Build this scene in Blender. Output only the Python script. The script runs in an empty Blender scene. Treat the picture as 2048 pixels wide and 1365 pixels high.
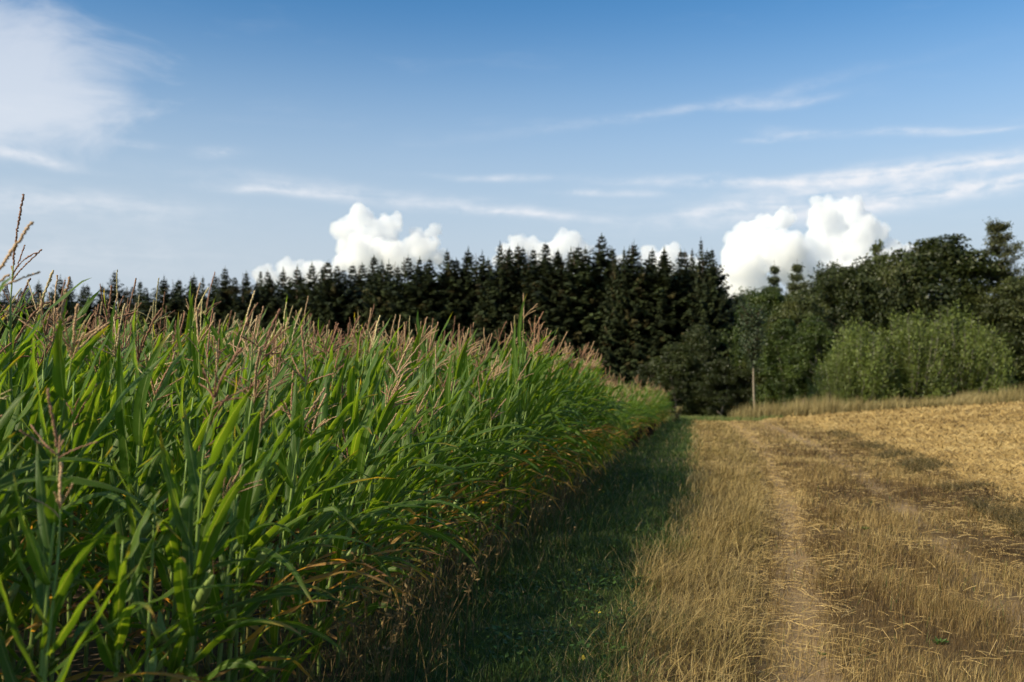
import bpy, math, random
import numpy as np
from mathutils import Vector, Matrix, Euler

R = math.radians
sc = bpy.context.scene
C = sc.collection

# ------------------------------------------------------------------ camera
CAM_Z = 1.7
FPX = 1991.0                      # focal length in photo pixels (35 mm on full frame)
PITCH = math.atan(127.5 / FPX)
cam_d = bpy.data.cameras.new('camera')
cam = bpy.data.objects.new('camera', cam_d); C.objects.link(cam)
cam.location = (0, 0, CAM_Z)
cam.rotation_euler = (R(90) + PITCH, 0, 0)
cam_d.sensor_width = 36.0; cam_d.lens = 35.0
cam_d.clip_start = 0.05; cam_d.clip_end = 30000
cam_d.dof.use_dof = True
cam_d.dof.focus_distance = 6.8
cam_d.dof.aperture_fstop = 2.1
sc.camera = cam

# ------------------------------------------------------------------ sun + sky
SUN_EL = R(34)
SUN_H = Vector((-0.83, -0.55, 0)).normalized()          # towards the sun, on the ground
SUN_DIR = Vector((SUN_H.x * math.cos(SUN_EL), SUN_H.y * math.cos(SUN_EL), math.sin(SUN_EL)))
sun_d = bpy.data.lights.new('sun', 'SUN'); sun_d.energy = 4.0; sun_d.angle = R(0.53); sun_d.color = (1.0, 0.86, 0.64)
sun = bpy.data.objects.new('sun', sun_d); C.objects.link(sun)
sun.rotation_euler = (-SUN_DIR).to_track_quat('-Z', 'Y').to_euler()
sun.location = (-40, -20, 40)

SKY_STRENGTH = 0.115
world = bpy.data.worlds.new('World'); sc.world = world; world.use_nodes = True

sc.view_settings.view_transform = 'Standard'; sc.view_settings.look = 'None'
sc.view_settings.exposure = 0.62; sc.view_settings.gamma = 1.0
try: sc.view_settings.use_curve_mapping = False
except Exception: pass
sc.cycles.max_bounces = 22; sc.cycles.volume_bounces = 20; sc.cycles.diffuse_bounces = 2; sc.cycles.glossy_bounces = 2
sc.cycles.transmission_bounces = 4; sc.cycles.transparent_max_bounces = 8
sc.cycles.caustics_reflective = False; sc.cycles.caustics_refractive = False
sc.cycles.use_denoising = True; sc.cycles.use_adaptive_sampling = True; sc.cycles.adaptive_threshold = 0.02

def pdir(px, py):
    """world direction of a photo pixel"""
    x = (px - 1024) / FPX; u = (682.5 - py) / FPX
    c, s = math.cos(PITCH), math.sin(PITCH)
    return Vector((x, c - u * s, s + u * c)).normalized()

class NT:
    """small helper to write node graphs"""
    def __init__(s, tree):
        s.t = tree; s.n = tree.nodes; s.l = tree.links
    def node(s, typ, **kw):
        n = s.n.new(typ)
        for k, v in kw.items(): setattr(n, k, v)
        return n
    def put(s, sock, v):
        if isinstance(v, bpy.types.NodeSocket): s.l.new(v, sock)
        elif v is not None: sock.default_value = v
    def m(s, op, a, b=None, c=None, clamp=False):
        n = s.node('ShaderNodeMath', operation=op, use_clamp=clamp)
        s.put(n.inputs[0], a)
        if b is not None: s.put(n.inputs[1], b)
        if c is not None: s.put(n.inputs[2], c)
        return n.outputs[0]
    def mix(s, f, a, b, mode='MIX'):
        n = s.node('ShaderNodeMix', data_type='RGBA', blend_type=mode)
        s.put(n.inputs[0], f)
        s.put(n.inputs[6], a if isinstance(a, bpy.types.NodeSocket) else (*a, 1)[:4])
        s.put(n.inputs[7], b if isinstance(b, bpy.types.NodeSocket) else (*b, 1)[:4])
        return n.outputs[2]
    def noise(s, vec, scale, detail=4, rough=0.55, dist=0.0):
        n = s.node('ShaderNodeTexNoise'); s.put(n.inputs['Vector'], vec)
        n.inputs['Scale'].default_value = scale; n.inputs['Detail'].default_value = detail
        n.inputs['Roughness'].default_value = rough; n.inputs['Distortion'].default_value = dist
        return n.outputs[0]
    def ss(s, v, a, b):
        n = s.node('ShaderNodeMapRange', interpolation_type='SMOOTHSTEP')
        s.put(n.inputs[0], v); n.inputs[1].default_value = a; n.inputs[2].default_value = b
        return n.outputs[0]
    def mapping(s, vec, scale=(1, 1, 1), rot=(0, 0, 0), loc=(0, 0, 0)):
        n = s.node('ShaderNodeMapping'); s.put(n.inputs[0], vec)
        n.inputs['Location'].default_value = loc; n.inputs['Rotation'].default_value = rot; n.inputs['Scale'].default_value = scale
        return n.outputs[0]

def build_world():
    t = NT(world.node_tree); t.n.clear()
    out = t.node('ShaderNodeOutputWorld'); bg = t.node('ShaderNodeBackground')
    sky = t.node('ShaderNodeTexSky', sky_type='NISHITA', sun_disc=False)
    sky.sun_elevation = SUN_EL
    sky.sun_rotation = math.atan2(SUN_H.x, SUN_H.y)
    sky.air_density = 1.0; sky.dust_density = 1.3; sky.ozone_density = 1.6; sky.altitude = 300
    tc = t.node('ShaderNodeTexCoord')
    sep = t.node('ShaderNodeSeparateXYZ'); t.l.new(tc.outputs['Generated'], sep.inputs[0])
    X, Y, Z = sep.outputs
    az = t.m('ARCTAN2', X, Y)
    el = t.m('ARCSINE', Z)
    cmb = t.node('ShaderNodeCombineXYZ'); t.l.new(az, cmb.inputs[0]); t.l.new(el, cmb.inputs[1])
    ae = cmb.outputs[0]
    warp = t.node('ShaderNodeTexNoise'); t.put(warp.inputs['Vector'], t.mapping(ae, (5, 14, 1))); warp.inputs['Scale'].default_value = 1.0; warp.inputs['Detail'].default_value = 3
    wofs = t.node('ShaderNodeVectorMath', operation='SUBTRACT'); t.l.new(warp.outputs[1], wofs.inputs[0]); wofs.inputs[1].default_value = (.5, .5, .5)
    wsc = t.node('ShaderNodeVectorMath', operation='MULTIPLY'); t.l.new(wofs.outputs[0], wsc.inputs[0]); wsc.inputs[1].default_value = (0.10, 0.022, 0)
    wadd = t.node('ShaderNodeVectorMath', operation='ADD'); t.l.new(ae, wadd.inputs[0]); t.l.new(wsc.outputs[0], wadd.inputs[1])
    aew = wadd.outputs[0]
    sp2 = t.node('ShaderNodeSeparateXYZ'); t.l.new(aew, sp2.inputs[0])
    A, E = sp2.outputs[0], sp2.outputs[1]
    streak = t.noise(t.mapping(aew, (9, 60, 1), rot=(0, 0, R(-3))), 1.0, 8, 0.62, 0.4)
    puff = t.noise(t.mapping(ae, (34, 70, 1)), 1.0, 9, 0.62, 0.3)
    soft = t.noise(t.mapping(aew, (7, 16, 1), rot=(0, 0, R(12))), 1.0, 9, 0.6, 0.5)
    # (px, py, half width, half height, tilt deg, strength, texture)  : cirrus streaks at fixed places in the sky
    wisps = [
        (1500, 358, 230, 9, 1.5, .55, 's'), (1850, 342, 270, 17, -3, .75, 's'), (1760, 398, 330, 20, -4, .72, 's'),
        (1440, 414, 110, 10, -6, .5, 's'), (1980, 372, 120, 12, -4, .55, 's'),
        (1380, 218, 300, 9, -7, .20, 's'), (1560, 202, 110, 8, -2, .3, 's'), (1610, 262, 60, 9, 8, .35, 's'), (1535, 275, 36, 5, 0, .4, 's'),
        (1815, 263, 80, 7, 3, .35, 's'), (1930, 262, 50, 4, 0, .25, 's'),
        (560, 380, 110, 8, 1, .45, 's'), (820, 398, 300, 17, 5, .38, 's'), (1060, 428, 120, 8, 4, .42, 's'), (1210, 382, 80, 6, 2, .48, 's'),
        (980, 352, 120, 5, 2, .3, 's'), (450, 306, 40, 9, -4, .3, 's'), (285, 284, 45, 6, 2, .3, 's'),
        (100, 400, 260, 26, 1, .35, 's'), (40, 306, 90, 10, 5, .5, 's'),
        (60, 500, 300, 40, 0, .2, 's'),
    ]
    dens = None
    for (px, py, hw, hh, tilt, st, kind) in wisps:
        d = pdir(px, py); a0 = math.atan2(d.x, d.y); e0 = math.asin(d.z)
        ra, re = hw / FPX, hh / FPX
        ct, sn = math.cos(R(-tilt)), math.sin(R(-tilt))
        da = t.m('SUBTRACT', A, a0); de = t.m('SUBTRACT', E, e0)
        u = t.m('DIVIDE', t.m('ADD', t.m('MULTIPLY', da, ct), t.m('MULTIPLY', de, sn)), ra)
        v = t.m('DIVIDE', t.m('SUBTRACT', t.m('MULTIPLY', de, ct), t.m('MULTIPLY', da, sn)), re)
        r2 = t.m('ADD', t.m('MULTIPLY', u, u), t.m('MULTIPLY', v, v))
        g = t.m('MULTIPLY', t.m('EXPONENT', t.m('MULTIPLY', r2, -0.9)), st)
        dens = g if dens is None else t.m('ADD', dens, g)
    tex = t.m('ADD', t.m('MULTIPLY', t.ss(streak, .3, .72), .75), t.m('MULTIPLY', t.ss(puff, .35, .7), .55))
    dens = t.m('MULTIPLY', t.m('MULTIPLY', dens, tex), 1.35)
    # broad bank of high cloud, thick at the far side of the view and beyond it
    d = pdir(-60, 150); a0 = math.atan2(d.x, d.y); e0 = math.asin(d.z)
    u = t.m('DIVIDE', t.m('SUBTRACT', A, a0), 0.165); v = t.m('DIVIDE', t.m('SUBTRACT', E, e0), 0.072)
    r2 = t.m('ADD', t.m('MULTIPLY', u, u), t.m('MULTIPLY', v, v))
    bank = t.m('SUBTRACT', t.m('ADD', 1.25, t.m('MULTIPLY', t.m('SUBTRACT', soft, .5), 2.6)), r2)
    bank = t.m('MULTIPLY', t.ss(bank, -0.1, 1.15), .58)
    dens = t.m('ADD', dens, bank)
    # thin veil all over the sky
    veil = t.m('MULTIPLY', t.ss(t.noise(t.mapping(aew, (3, 14, 1)), 1.0, 7, .6), .52, .85), .16)
    dens = t.m('MINIMUM', t.m('ADD', dens, veil), .95)
    cloudcol = t.node('ShaderNodeRGB'); cloudcol.outputs[0].default_value = (5.0, 5.1, 5.35, 1)
    hsv = t.node('ShaderNodeHueSaturation'); hsv.inputs['Saturation'].default_value = 1.12
    t.l.new(sky.outputs[0], hsv.inputs['Color'])
    gm = t.node('ShaderNodeGamma'); t.l.new(hsv.outputs[0], gm.inputs[0]); gm.inputs[1].default_value = 1.3
    gs = t.node('ShaderNodeVectorMath', operation='MULTIPLY'); t.l.new(gm.outputs[0], gs.inputs[0]); gs.inputs[1].default_value = (.40, .60, .59)
    # pale air low over the horizon, the same all round
    hz = t.m('MULTIPLY', t.m('SUBTRACT', 1.0, t.ss(el, .10, .42)), .95)
    air = t.mix(hz, gs.outputs[0], (3.2, 3.6, 4.05))
    col = t.mix(dens, air, cloudcol.outputs[0])
    t.l.new(col, bg.inputs[0]); bg.inputs[1].default_value = SKY_STRENGTH
    t.l.new(bg.outputs[0], out.inputs[0])
build_world()

# ------------------------------------------------------------------ helpers
def mesh_np(name, V, quads=None, tris=None, attrs=None, mat=None, smooth=False):
    V = np.asarray(V, np.float32)
    q = np.zeros((0, 4), np.int32) if quads is None or len(quads) == 0 else np.asarray(quads, np.int32).reshape(-1, 4)
    t = np.zeros((0, 3), np.int32) if tris is None or len(tris) == 0 else np.asarray(tris, np.int32).reshape(-1, 3)
    me = bpy.data.meshes.new(name)
    me.vertices.add(len(V)); me.vertices.foreach_set('co', V.ravel())
    nl = q.size + t.size
    me.loops.add(nl); me.loops.foreach_set('vertex_index', np.concatenate([q.ravel(), t.ravel()]))
    me.polygons.add(len(q) + len(t))
    ls = np.concatenate([np.arange(len(q)) * 4, q.size + np.arange(len(t)) * 3]).astype(np.int32)
    me.polygons.foreach_set('loop_start', ls)
    if smooth: me.polygons.foreach_set('use_smooth', np.ones(len(q) + len(t), bool))
    for k, a in (attrs or {}).items():
        a = np.asarray(a, np.float32)
        if a.shape[1] == 3: a = np.concatenate([a, np.ones((len(a), 1), np.float32)], 1)
        at = me.attributes.new(k, 'FLOAT_COLOR', 'POINT'); at.data.foreach_set('color', a.ravel())
    me.update(calc_edges=True)
    if mat: me.materials.append(mat)
    return me

class MB:
    def __init__(s): s.V = []; s.Q = []; s.T = []; s.A = []; s.n = 0
    def add(s, V, quads=None, tris=None, col=(1, 1, 1)):
        V = np.asarray(V, float)
        if quads is not None and len(quads): s.Q.append(np.asarray(quads, int) + s.n)
        if tris is not None and len(tris): s.T.append(np.asarray(tris, int) + s.n)
        c = np.asarray(col, float)
        if c.ndim == 1: c = np.tile(c, (len(V), 1))
        s.V.append(V); s.A.append(c); s.n += len(V)
    def tube(s, pts, rad, n=6, col=(1, 1, 1), cap=True):
        P = np.asarray(pts, float); r = np.broadcast_to(np.asarray(rad, float), (len(P),))
        T = np.gradient(P, axis=0); T /= np.linalg.norm(T, axis=1)[:, None] + 1e-9
        ref = np.array([1.0, 0.13, 0.07]) if abs(T[:, 2]).mean() > .6 else np.array([0, 0.1, 1.0])
        A = np.cross(T, ref); A /= np.linalg.norm(A, axis=1)[:, None] + 1e-9
        B = np.cross(T, A)
        th = np.arange(n) / n * 2 * np.pi
        V = P[:, None, :] + r[:, None, None] * (np.cos(th)[None, :, None] * A[:, None, :] + np.sin(th)[None, :, None] * B[:, None, :])
        m = len(P); i, j = np.meshgrid(np.arange(m - 1), np.arange(n), indexing='ij')
        q = np.stack([i * n + j, i * n + (j + 1) % n, (i + 1) * n + (j + 1) % n, (i + 1) * n + j], -1).reshape(-1, 4)
        c = np.asarray(col, float)
        if c.ndim == 2: c = np.repeat(c, n, 0)
        s.add(V.reshape(-1, 3), q, None, c)
        if cap:
            b = (m - 1) * n + s.n - m * n
            s.T.append(np.array([[b, b + k, b + k + 1] for k in range(1, n - 1)]))
    def mesh(s, name, mat=None, smooth=False, attr='Col'):
        q = np.concatenate(s.Q) if s.Q else None; t = np.concatenate(s.T) if s.T else None
        return mesh_np(name, np.concatenate(s.V), q, t, {attr: np.concatenate(s.A)}, mat, smooth)

def obj(name, me, parent=None, loc=None):
    o = bpy.data.objects.new(name, me); C.objects.link(o)
    if parent is not None: o.parent = parent
    if loc is not None: o.location = loc
    return o
def empty(name, loc=(0, 0, 0), rz=0.0, s=1.0):
    o = bpy.data.objects.new(name, None); C.objects.link(o)
    o.location = loc; o.rotation_euler = (0, 0, rz); o.scale = (s, s, s) if np.isscalar(s) else s
    o.empty_display_size = .2
    return o
def tag(o, label=None, cat=None, group=None, kind=None):
    if label: o['label'] = label
    if cat: o['category'] = cat
    if group: o['group'] = group
    if kind: o['kind'] = kind
    return o

ONES = 'zero first second third fourth fifth sixth seventh eighth ninth tenth eleventh twelfth thirteenth fourteenth fifteenth sixteenth seventeenth eighteenth nineteenth'.split()
TENS = {2: 'twent', 3: 'thirt', 4: 'fort', 5: 'fift', 6: 'sixt', 7: 'sevent', 8: 'eight', 9: 'ninet'}
def ordinal(n):
    if n < 20: return ONES[n]
    if n >= 100: return 'hundred-and-' + ordinal(n - 100) if n > 100 else 'hundredth'
    a, b = divmod(n, 10)
    return TENS[a] + ('ieth' if b == 0 else 'y-' + ONES[b])

def vnoise(x, y, seed=0):
    """2-D value noise in 0..1"""
    x = np.asarray(x, float); y = np.asarray(y, float)
    xi = np.floor(x); yi = np.floor(y); xf = x - xi; yf = y - yi
    def h(a, b):
        v = np.sin(a * 127.1 + b * 311.7 + seed * 74.7) * 43758.5453
        return v - np.floor(v)
    u = xf * xf * (3 - 2 * xf); v = yf * yf * (3 - 2 * yf)
    return (h(xi, yi) * (1 - u) + h(xi + 1, yi) * u) * (1 - v) + (h(xi, yi + 1) * (1 - u) + h(xi + 1, yi + 1) * u) * v
def fbm(x, y, seed=0, oct=3):
    s = 0; a = 1; tot = 0
    for k in range(oct):
        s = s + a * vnoise(np.asarray(x) * 2 ** k, np.asarray(y) * 2 ** k, seed + k * 13); tot += a; a *= .5
    return s / tot

# ------------------------------------------------------------------ the lie of the land
def smooth(a): a = np.clip(a, 0, 1); return a * a * (3 - 2 * a)
def corn_x(y): return np.interp(y, [-20, 0, 4, 7.2, 16.5, 40, 60, 80], [-5.6, -1.85, -1.22, -.82, .98, 5.45, 9.3, 13])
def verge_x(y): return np.interp(y, [-20, 0, 6.9, 16.5, 40, 60, 80], [-4.4, -.45, .86, 2.95, 7.3, 11.0, 14.6])
def track_x(y): return np.interp(y, [-20, 0, 6.9, 16.5, 30, 60, 80], [-5, .2, 1.97, 4.5, 7.6, 13.0, 16])
def field_x(y): return np.interp(y, [-20, 0, 16, 23, 40, 50, 62, 80], [-1.6, 3.5, 7.7, 9.5, 13.2, 14.8, 15.6, 17])
Y_END = 62.0
def H(x, y):
    x = np.asarray(x, float); y = np.asarray(y, float)
    yy = np.clip(y, -30, 75)
    z = 0.6 * smooth((yy - 2) / 62)
    d = np.clip(x - field_x(np.clip(y, -20, 80)) + 1.5, 0, 60)
    z = z + 0.058 * d * smooth(d / 6) * smooth((yy - 4) / 40)
    z = z - 0.5 * smooth((y - 75) / 60) * (x < 1e9)
    return z
def Hs(x, y):
    """surface of the worked ground (strips lie 10 cm over the base sheet) with small relief and the wheel ruts"""
    x = np.asarray(x, float); y = np.asarray(y, float)
    z = H(x, y) + 0.10 + 0.035 * (fbm(x * .9, y * .9, 3) - .5)
    z = z - 0.04 * np.exp(-((x - track_x(y)) / .28) ** 2) - 0.02 * np.exp(-((x - track_x(y) - 1.75) / .35) ** 2)
    fm = smooth((x - field_x(y)) / .8)
    z = z + fm * (0.05 * (fbm(x * 2.2, y * 2.2, 8) - .5) + .03)
    z = z + .09 * np.exp(-((x - field_x(y) + .1) / .35) ** 2) * (.4 + fbm(x * .8, y * .8, 21))
    return z

# ------------------------------------------------------------------ materials
def new_mat(name):
    m = bpy.data.materials.new(name); m.use_nodes = True
    t = NT(m.node_tree); t.n.clear()
    return m, t
def finish(t, shader, disp=None):
    o = t.node('ShaderNodeOutputMaterial'); t.l.new(shader, o.inputs[0])
def principled(t, col, rough=.8, spec=.3, normal=None):
    p = t.node('ShaderNodeBsdfPrincipled'); t.put(p.inputs['Base Color'], col if isinstance(col, bpy.types.NodeSocket) else (*col, 1))
    t.put(p.inputs['Roughness'], rough); p.inputs['Specular IOR Level'].default_value = spec
    if normal is not None: t.l.new(normal, p.inputs['Normal'])
    return p.outputs[0]
def bump(t, h, strength=.5, dist=.05):
    b = t.node('ShaderNodeBump'); b.inputs['Strength'].default_value = strength; b.inputs['Distance'].default_value = dist
    t.l.new(h, b.inputs['Height']); return b.outputs[0]
def attr(t, name='Col'):
    a = t.node('ShaderNodeAttribute'); a.attribute_name = name; return a.outputs['Color']
def wpos(t):
    g = t.node('ShaderNodeNewGeometry'); return g.outputs['Position']

def leafy_mat(name, trans=.35, rough=.55, spec=.35, tcol=(1.25, 1.35, .55), jitter=.25, gain=(1, 1, 1)):
    """colour from the Col attribute, a little per-object variation, light passing through the leaf"""
    m, t = new_mat(name)
    oi = t.node('ShaderNodeObjectInfo')
    v = t.m('ADD', 1 - jitter / 2, t.m('MULTIPLY', oi.outputs['Random'], jitter))
    c = attr(t)
    gn = t.node('ShaderNodeVectorMath', operation='MULTIPLY'); t.l.new(c, gn.inputs[0]); gn.inputs[1].default_value = gain; c = gn.outputs[0]
    vv = t.node('ShaderNodeVectorMath', operation='SCALE'); t.l.new(c, vv.inputs[0]); t.l.new(v, vv.inputs['Scale'])
    tc = t.node('ShaderNodeVectorMath', operation='MULTIPLY'); t.l.new(vv.outputs[0], tc.inputs[0]); tc.inputs[1].default_value = tcol
    p = principled(t, vv.outputs[0], rough, spec)
    tr = t.node('ShaderNodeBsdfTranslucent'); t.l.new(tc.outputs[0], tr.inputs[0])
    mx = t.node('ShaderNodeMixShader'); mx.inputs[0].default_value = trans
    t.l.new(p, mx.inputs[1]); t.l.new(tr.outputs[0], mx.inputs[2])
    finish(t, mx.outputs[0]); return m

def corn_leaf_mat():
    m, t = new_mat('corn_leaf')
    s = t.node('ShaderNodeSeparateColor'); t.l.new(attr(t, 'Leaf'), s.inputs[0])
    T, S, D = s.outputs                       # along the blade, across it, how dry
    oi = t.node('ShaderNodeObjectInfo'); rnd = oi.outputs['Random']
    g1 = t.mix(rnd, (0.040, 0.092, 0.013), (0.078, 0.135, 0.017))
    tx = t.node('ShaderNodeTexCoord')
    n = t.noise(t.mapping(tx.outputs['Object'], (9, 9, 3)), 1.0, 3)
    g = t.mix(t.m('MULTIPLY', n, .5), g1, (0.10, 0.17, 0.022))
    vein = t.m('SINE', t.m('MULTIPLY', S, 46.0))
    g = t.mix(t.m('MULTIPLY', t.ss(vein, .2, 1), .22), g, (0.11, 0.20, 0.04))
    rib = t.m('SUBTRACT', 1.0, t.ss(S, .03, .13))
    g = t.mix(t.m('MULTIPLY', rib, .7), g, (0.26, 0.32, 0.12))
    dn = t.m('ADD', D, t.m('MULTIPLY', t.m('SUBTRACT', n, .5), .35))
    c = t.mix(t.ss(dn, .18, .5), g, (0.36, 0.25, 0.05))
    c = t.mix(t.ss(dn, .5, .78), c, (0.40, 0.24, 0.09))
    c = t.mix(t.ss(dn, .8, 1.05), c, (0.19, 0.105, 0.05))
    bn = bump(t, vein, .12, .004)
    p = principled(t, c, .5, .32, bn)
    tm = t.node('ShaderNodeVectorMath', operation='MULTIPLY'); t.l.new(c, tm.inputs[0]); tm.inputs[1].default_value = (3.1, 2.6, .6)
    tr = t.node('ShaderNodeBsdfTranslucent'); t.l.new(tm.outputs[0], tr.inputs[0])
    mx = t.node('ShaderNodeMixShader'); mx.inputs[0].default_value = .50
    t.l.new(p, mx.inputs[1]); t.l.new(tr.outputs[0], mx.inputs[2])
    finish(t, mx.outputs[0]); return m

def ground_mat(name, base, alt, dark, scale=1.0, fine=(0.5, .35), bare=None):
    m, t = new_mat(name)
    P = wpos(t)
    n1 = t.noise(P, .55 * scale, 6, .6); n2 = t.noise(P, 5 * scale, 6, .65); n3 = t.noise(P, 45 * scale, 5, .65)
    c = t.mix(t.ss(n1, .38, .64), base, alt)
    c = t.mix(t.m('MULTIPLY', t.ss(n2, .5, .72), .75), c, dark)
    c = t.mix(t.m('MULTIPLY', t.ss(n3, .48, .7), fine[0]), c, dark)
    c = t.mix(t.m('MULTIPLY', t.ss(t.noise(P, 110 * scale, 3, .6), .52, .7), fine[1]), c, alt)
    if bare:
        sb = t.node('ShaderNodeSeparateColor'); t.l.new(attr(t, 'Bare'), sb.inputs[0])
        bc = t.mix(t.m('MULTIPLY', t.ss(n3, .45, .7), .6), bare, [v * .6 for v in bare])
        c = t.mix(t.ss(t.m('ADD', sb.outputs[0], t.m('MULTIPLY', t.m('SUBTRACT', n2, .5), .5)), .22, .72), c, bc)
    h = t.m('ADD', t.m('MULTIPLY', n3, .6), n2)
    finish(t, principled(t, c, .95, .1, bump(t, h, .9, .05)))
    return m

M_leaf = corn_leaf_mat()
M_stalk = leafy_mat('corn_stalk', .12, .5, .4, jitter=.35)
M_tassel = leafy_mat('corn_tassel', .15, .75, .2, tcol=(1.2, 1.1, .8), jitter=.45)
M_blade = leafy_mat('grass_blade', .30, .6, .3, tcol=(1.3, 1.3, .6), jitter=0)
M_dryblade = leafy_mat('dry_grass_blade', .25, .65, .25, tcol=(1.2, 1.1, .75), jitter=0, gain=(.70, .68, .58))
M_straw = leafy_mat('straw', .1, .55, .3, tcol=(1.1, 1.0, .8), jitter=0, gain=(.84, .79, .64))
M_leafy = leafy_mat('tree_leaf', .28, .5, .4, tcol=(1.3, 1.4, .5), jitter=.3)
M_needle = leafy_mat('spruce_needle', .10, .6, .3, tcol=(1.2, 1.2, .6), jitter=.45)
def bark_mat(name, a, b, sc_=(6, 6, 1.5)):
    m, t = new_mat(name); tx = t.node('ShaderNodeTexCoord')
    n = t.noise(t.mapping(tx.outputs['Object'], sc_), 1.0, 6, .65)
    finish(t, principled(t, t.mix(t.ss(n, .35, .65), a, b), .9, .2, bump(t, n, .6, .03))); return m
M_bark = bark_mat('bark_grey', (.10, .085, .07), (.22, .19, .16))
M_barkd = bark_mat('bark_brown', (.05, .035, .025), (.12, .085, .06))
M_pale = bark_mat('bark_pale', (.17, .135, .095), (.30, .25, .18), (4, 4, 9))
M_soil = ground_mat('field_soil', (.075, .052, .034), (.11, .08, .05), (.04, .028, .018))
M_verge = ground_mat('verge_ground', (.045, .06, .02), (.08, .075, .032), (.03, .03, .014))
M_track = ground_mat('track_ground', (.095, .06, .026), (.15, .098, .042), (.05, .032, .014), bare=(.30, .205, .105))
M_field = ground_mat('straw_field', (.20, .122, .042), (.30, .195, .075), (.075, .045, .018), 1.0)
M_meadow = ground_mat('meadow_ground', (.07, .085, .025), (.16, .13, .05), (.04, .05, .016), .3)

# ------------------------------------------------------------------ ground sheets
def build_ground():
    s = np.linspace(-1, 1, 181); g = np.sinh(s * 6.2) / np.sinh(6.2) * 6000
    X, Y = np.meshgrid(g + 8, g + 30, indexing='ij'); n = len(s)
    # beyond the wood the land stays level
    Z = H(X, np.clip(Y, -60, 400))
    i, j = np.meshgrid(np.arange(n - 1), np.arange(n - 1), indexing='ij')
    q = np.stack([i * n + j, (i + 1) * n + j, (i + 1) * n + j + 1, i * n + j + 1], -1).reshape(-1, 4)
    tag(obj('ground', mesh_np('ground', np.stack([X, Y, Z], -1).reshape(-1, 3), q, mat=M_meadow, smooth=True)),
        'level meadow ground under the fields and wood', kind='structure')
build_ground()

def strip(name, f0, f1, y0, y1, nu, mat, label, lift=0.0, dens=1.0, bare=False):
    ys = [y0]
    while ys[-1] < y1: ys.append(ys[-1] + max(.12, .018 * abs(ys[-1])) / dens)
    ys[-1] = y1
    ys = np.array(ys); u = np.linspace(0, 1, nu)
    X = f0(ys)[:, None] * (1 - u) + f1(ys)[:, None] * u
    Y = np.repeat(ys[:, None], nu, 1); Z = Hs(X, Y) + lift
    n = nu; i, j = np.meshgrid(np.arange(len(ys) - 1), np.arange(n - 1), indexing='ij')
    q = np.stack([i * n + j, i * n + j + 1, (i + 1) * n + j + 1, (i + 1) * n + j], -1).reshape(-1, 4)
    at_ = None
    if bare:
        b = np.exp(-((X - track_x(Y)) / .24) ** 2) * (.6 + .8 * fbm(X * 1.2, Y * .8, 15)) * (1 - .45 * smooth((Y - 11) / 14)) + .45 * smooth((Y - 22) / 22) + .95 * np.exp(-((X - track_x(Y) - 1.75) / .32) ** 2) * fbm(X * 1.2, Y * .8, 18)
        b = np.clip(b, 0, 1).reshape(-1, 1); at_ = {'Bare': np.repeat(b, 3, 1)}
    return tag(obj(name, mesh_np(name, np.stack([X, Y, Z], -1).reshape(-1, 3), q, attrs=at_, mat=mat, smooth=True)), label, kind='structure')
strip('field_ground', lambda y: corn_x(y) - 45, lambda y: corn_x(y) + .05, -12, 60.5, 90, M_soil, 'brown soil the corn grows in', dens=.5)
strip('verge_ground', lambda y: corn_x(y) + .05, verge_x, -12, Y_END, 18, M_verge, 'green verge strip along the corn edge')
strip('track', verge_x, field_x, -12, Y_END, 70, M_track, 'dry farm track between verge and straw field', bare=True)
strip('straw_field', field_x, lambda y: field_x(y) + 70, -6, Y_END + 1.5, 150, M_field, 'harvested field covered in cut straw', dens=.8)

# ------------------------------------------------------------------ grass and straw (nobody could count it)
FR = 0.56        # half width of the view per metre of depth, with margin
def scatter(rng, f0, f1, d0, y0=4.3, y1=62, ref=8.0, p=1.7, thin=None):
    edges = [y0, 5.5, 7, 9, 11.5, 14.5, 18, 23, 29, 36, 44, 53, y1]
    edges = [e for e in edges if y0 <= e <= y1]
    P = []
    for a, b in zip(edges[:-1], edges[1:]):
        ym = (a + b) / 2
        lo = max(f0(ym) - .6, -FR * b - 1.2); hi = min(f1(ym) + .6, FR * b + 1.2)
        if hi <= lo: continue
        n = int((hi - lo) * (b - a) * d0 * min(1, (ref / ym) ** p))
        x = rng.uniform(lo, hi, n); y = rng.uniform(a, b, n)
        k = (x >= f0(y)) & (x <= f1(y)); P.append(np.stack([x[k], y[k]], 1))
    P = np.concatenate(P)
    if thin is not None: P = P[rng.random(len(P)) < thin(P[:, 0], P[:, 1])]
    return P
def pixw(y, w0, k=.55): return np.maximum(w0, k * y / (FPX / 2))

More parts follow.
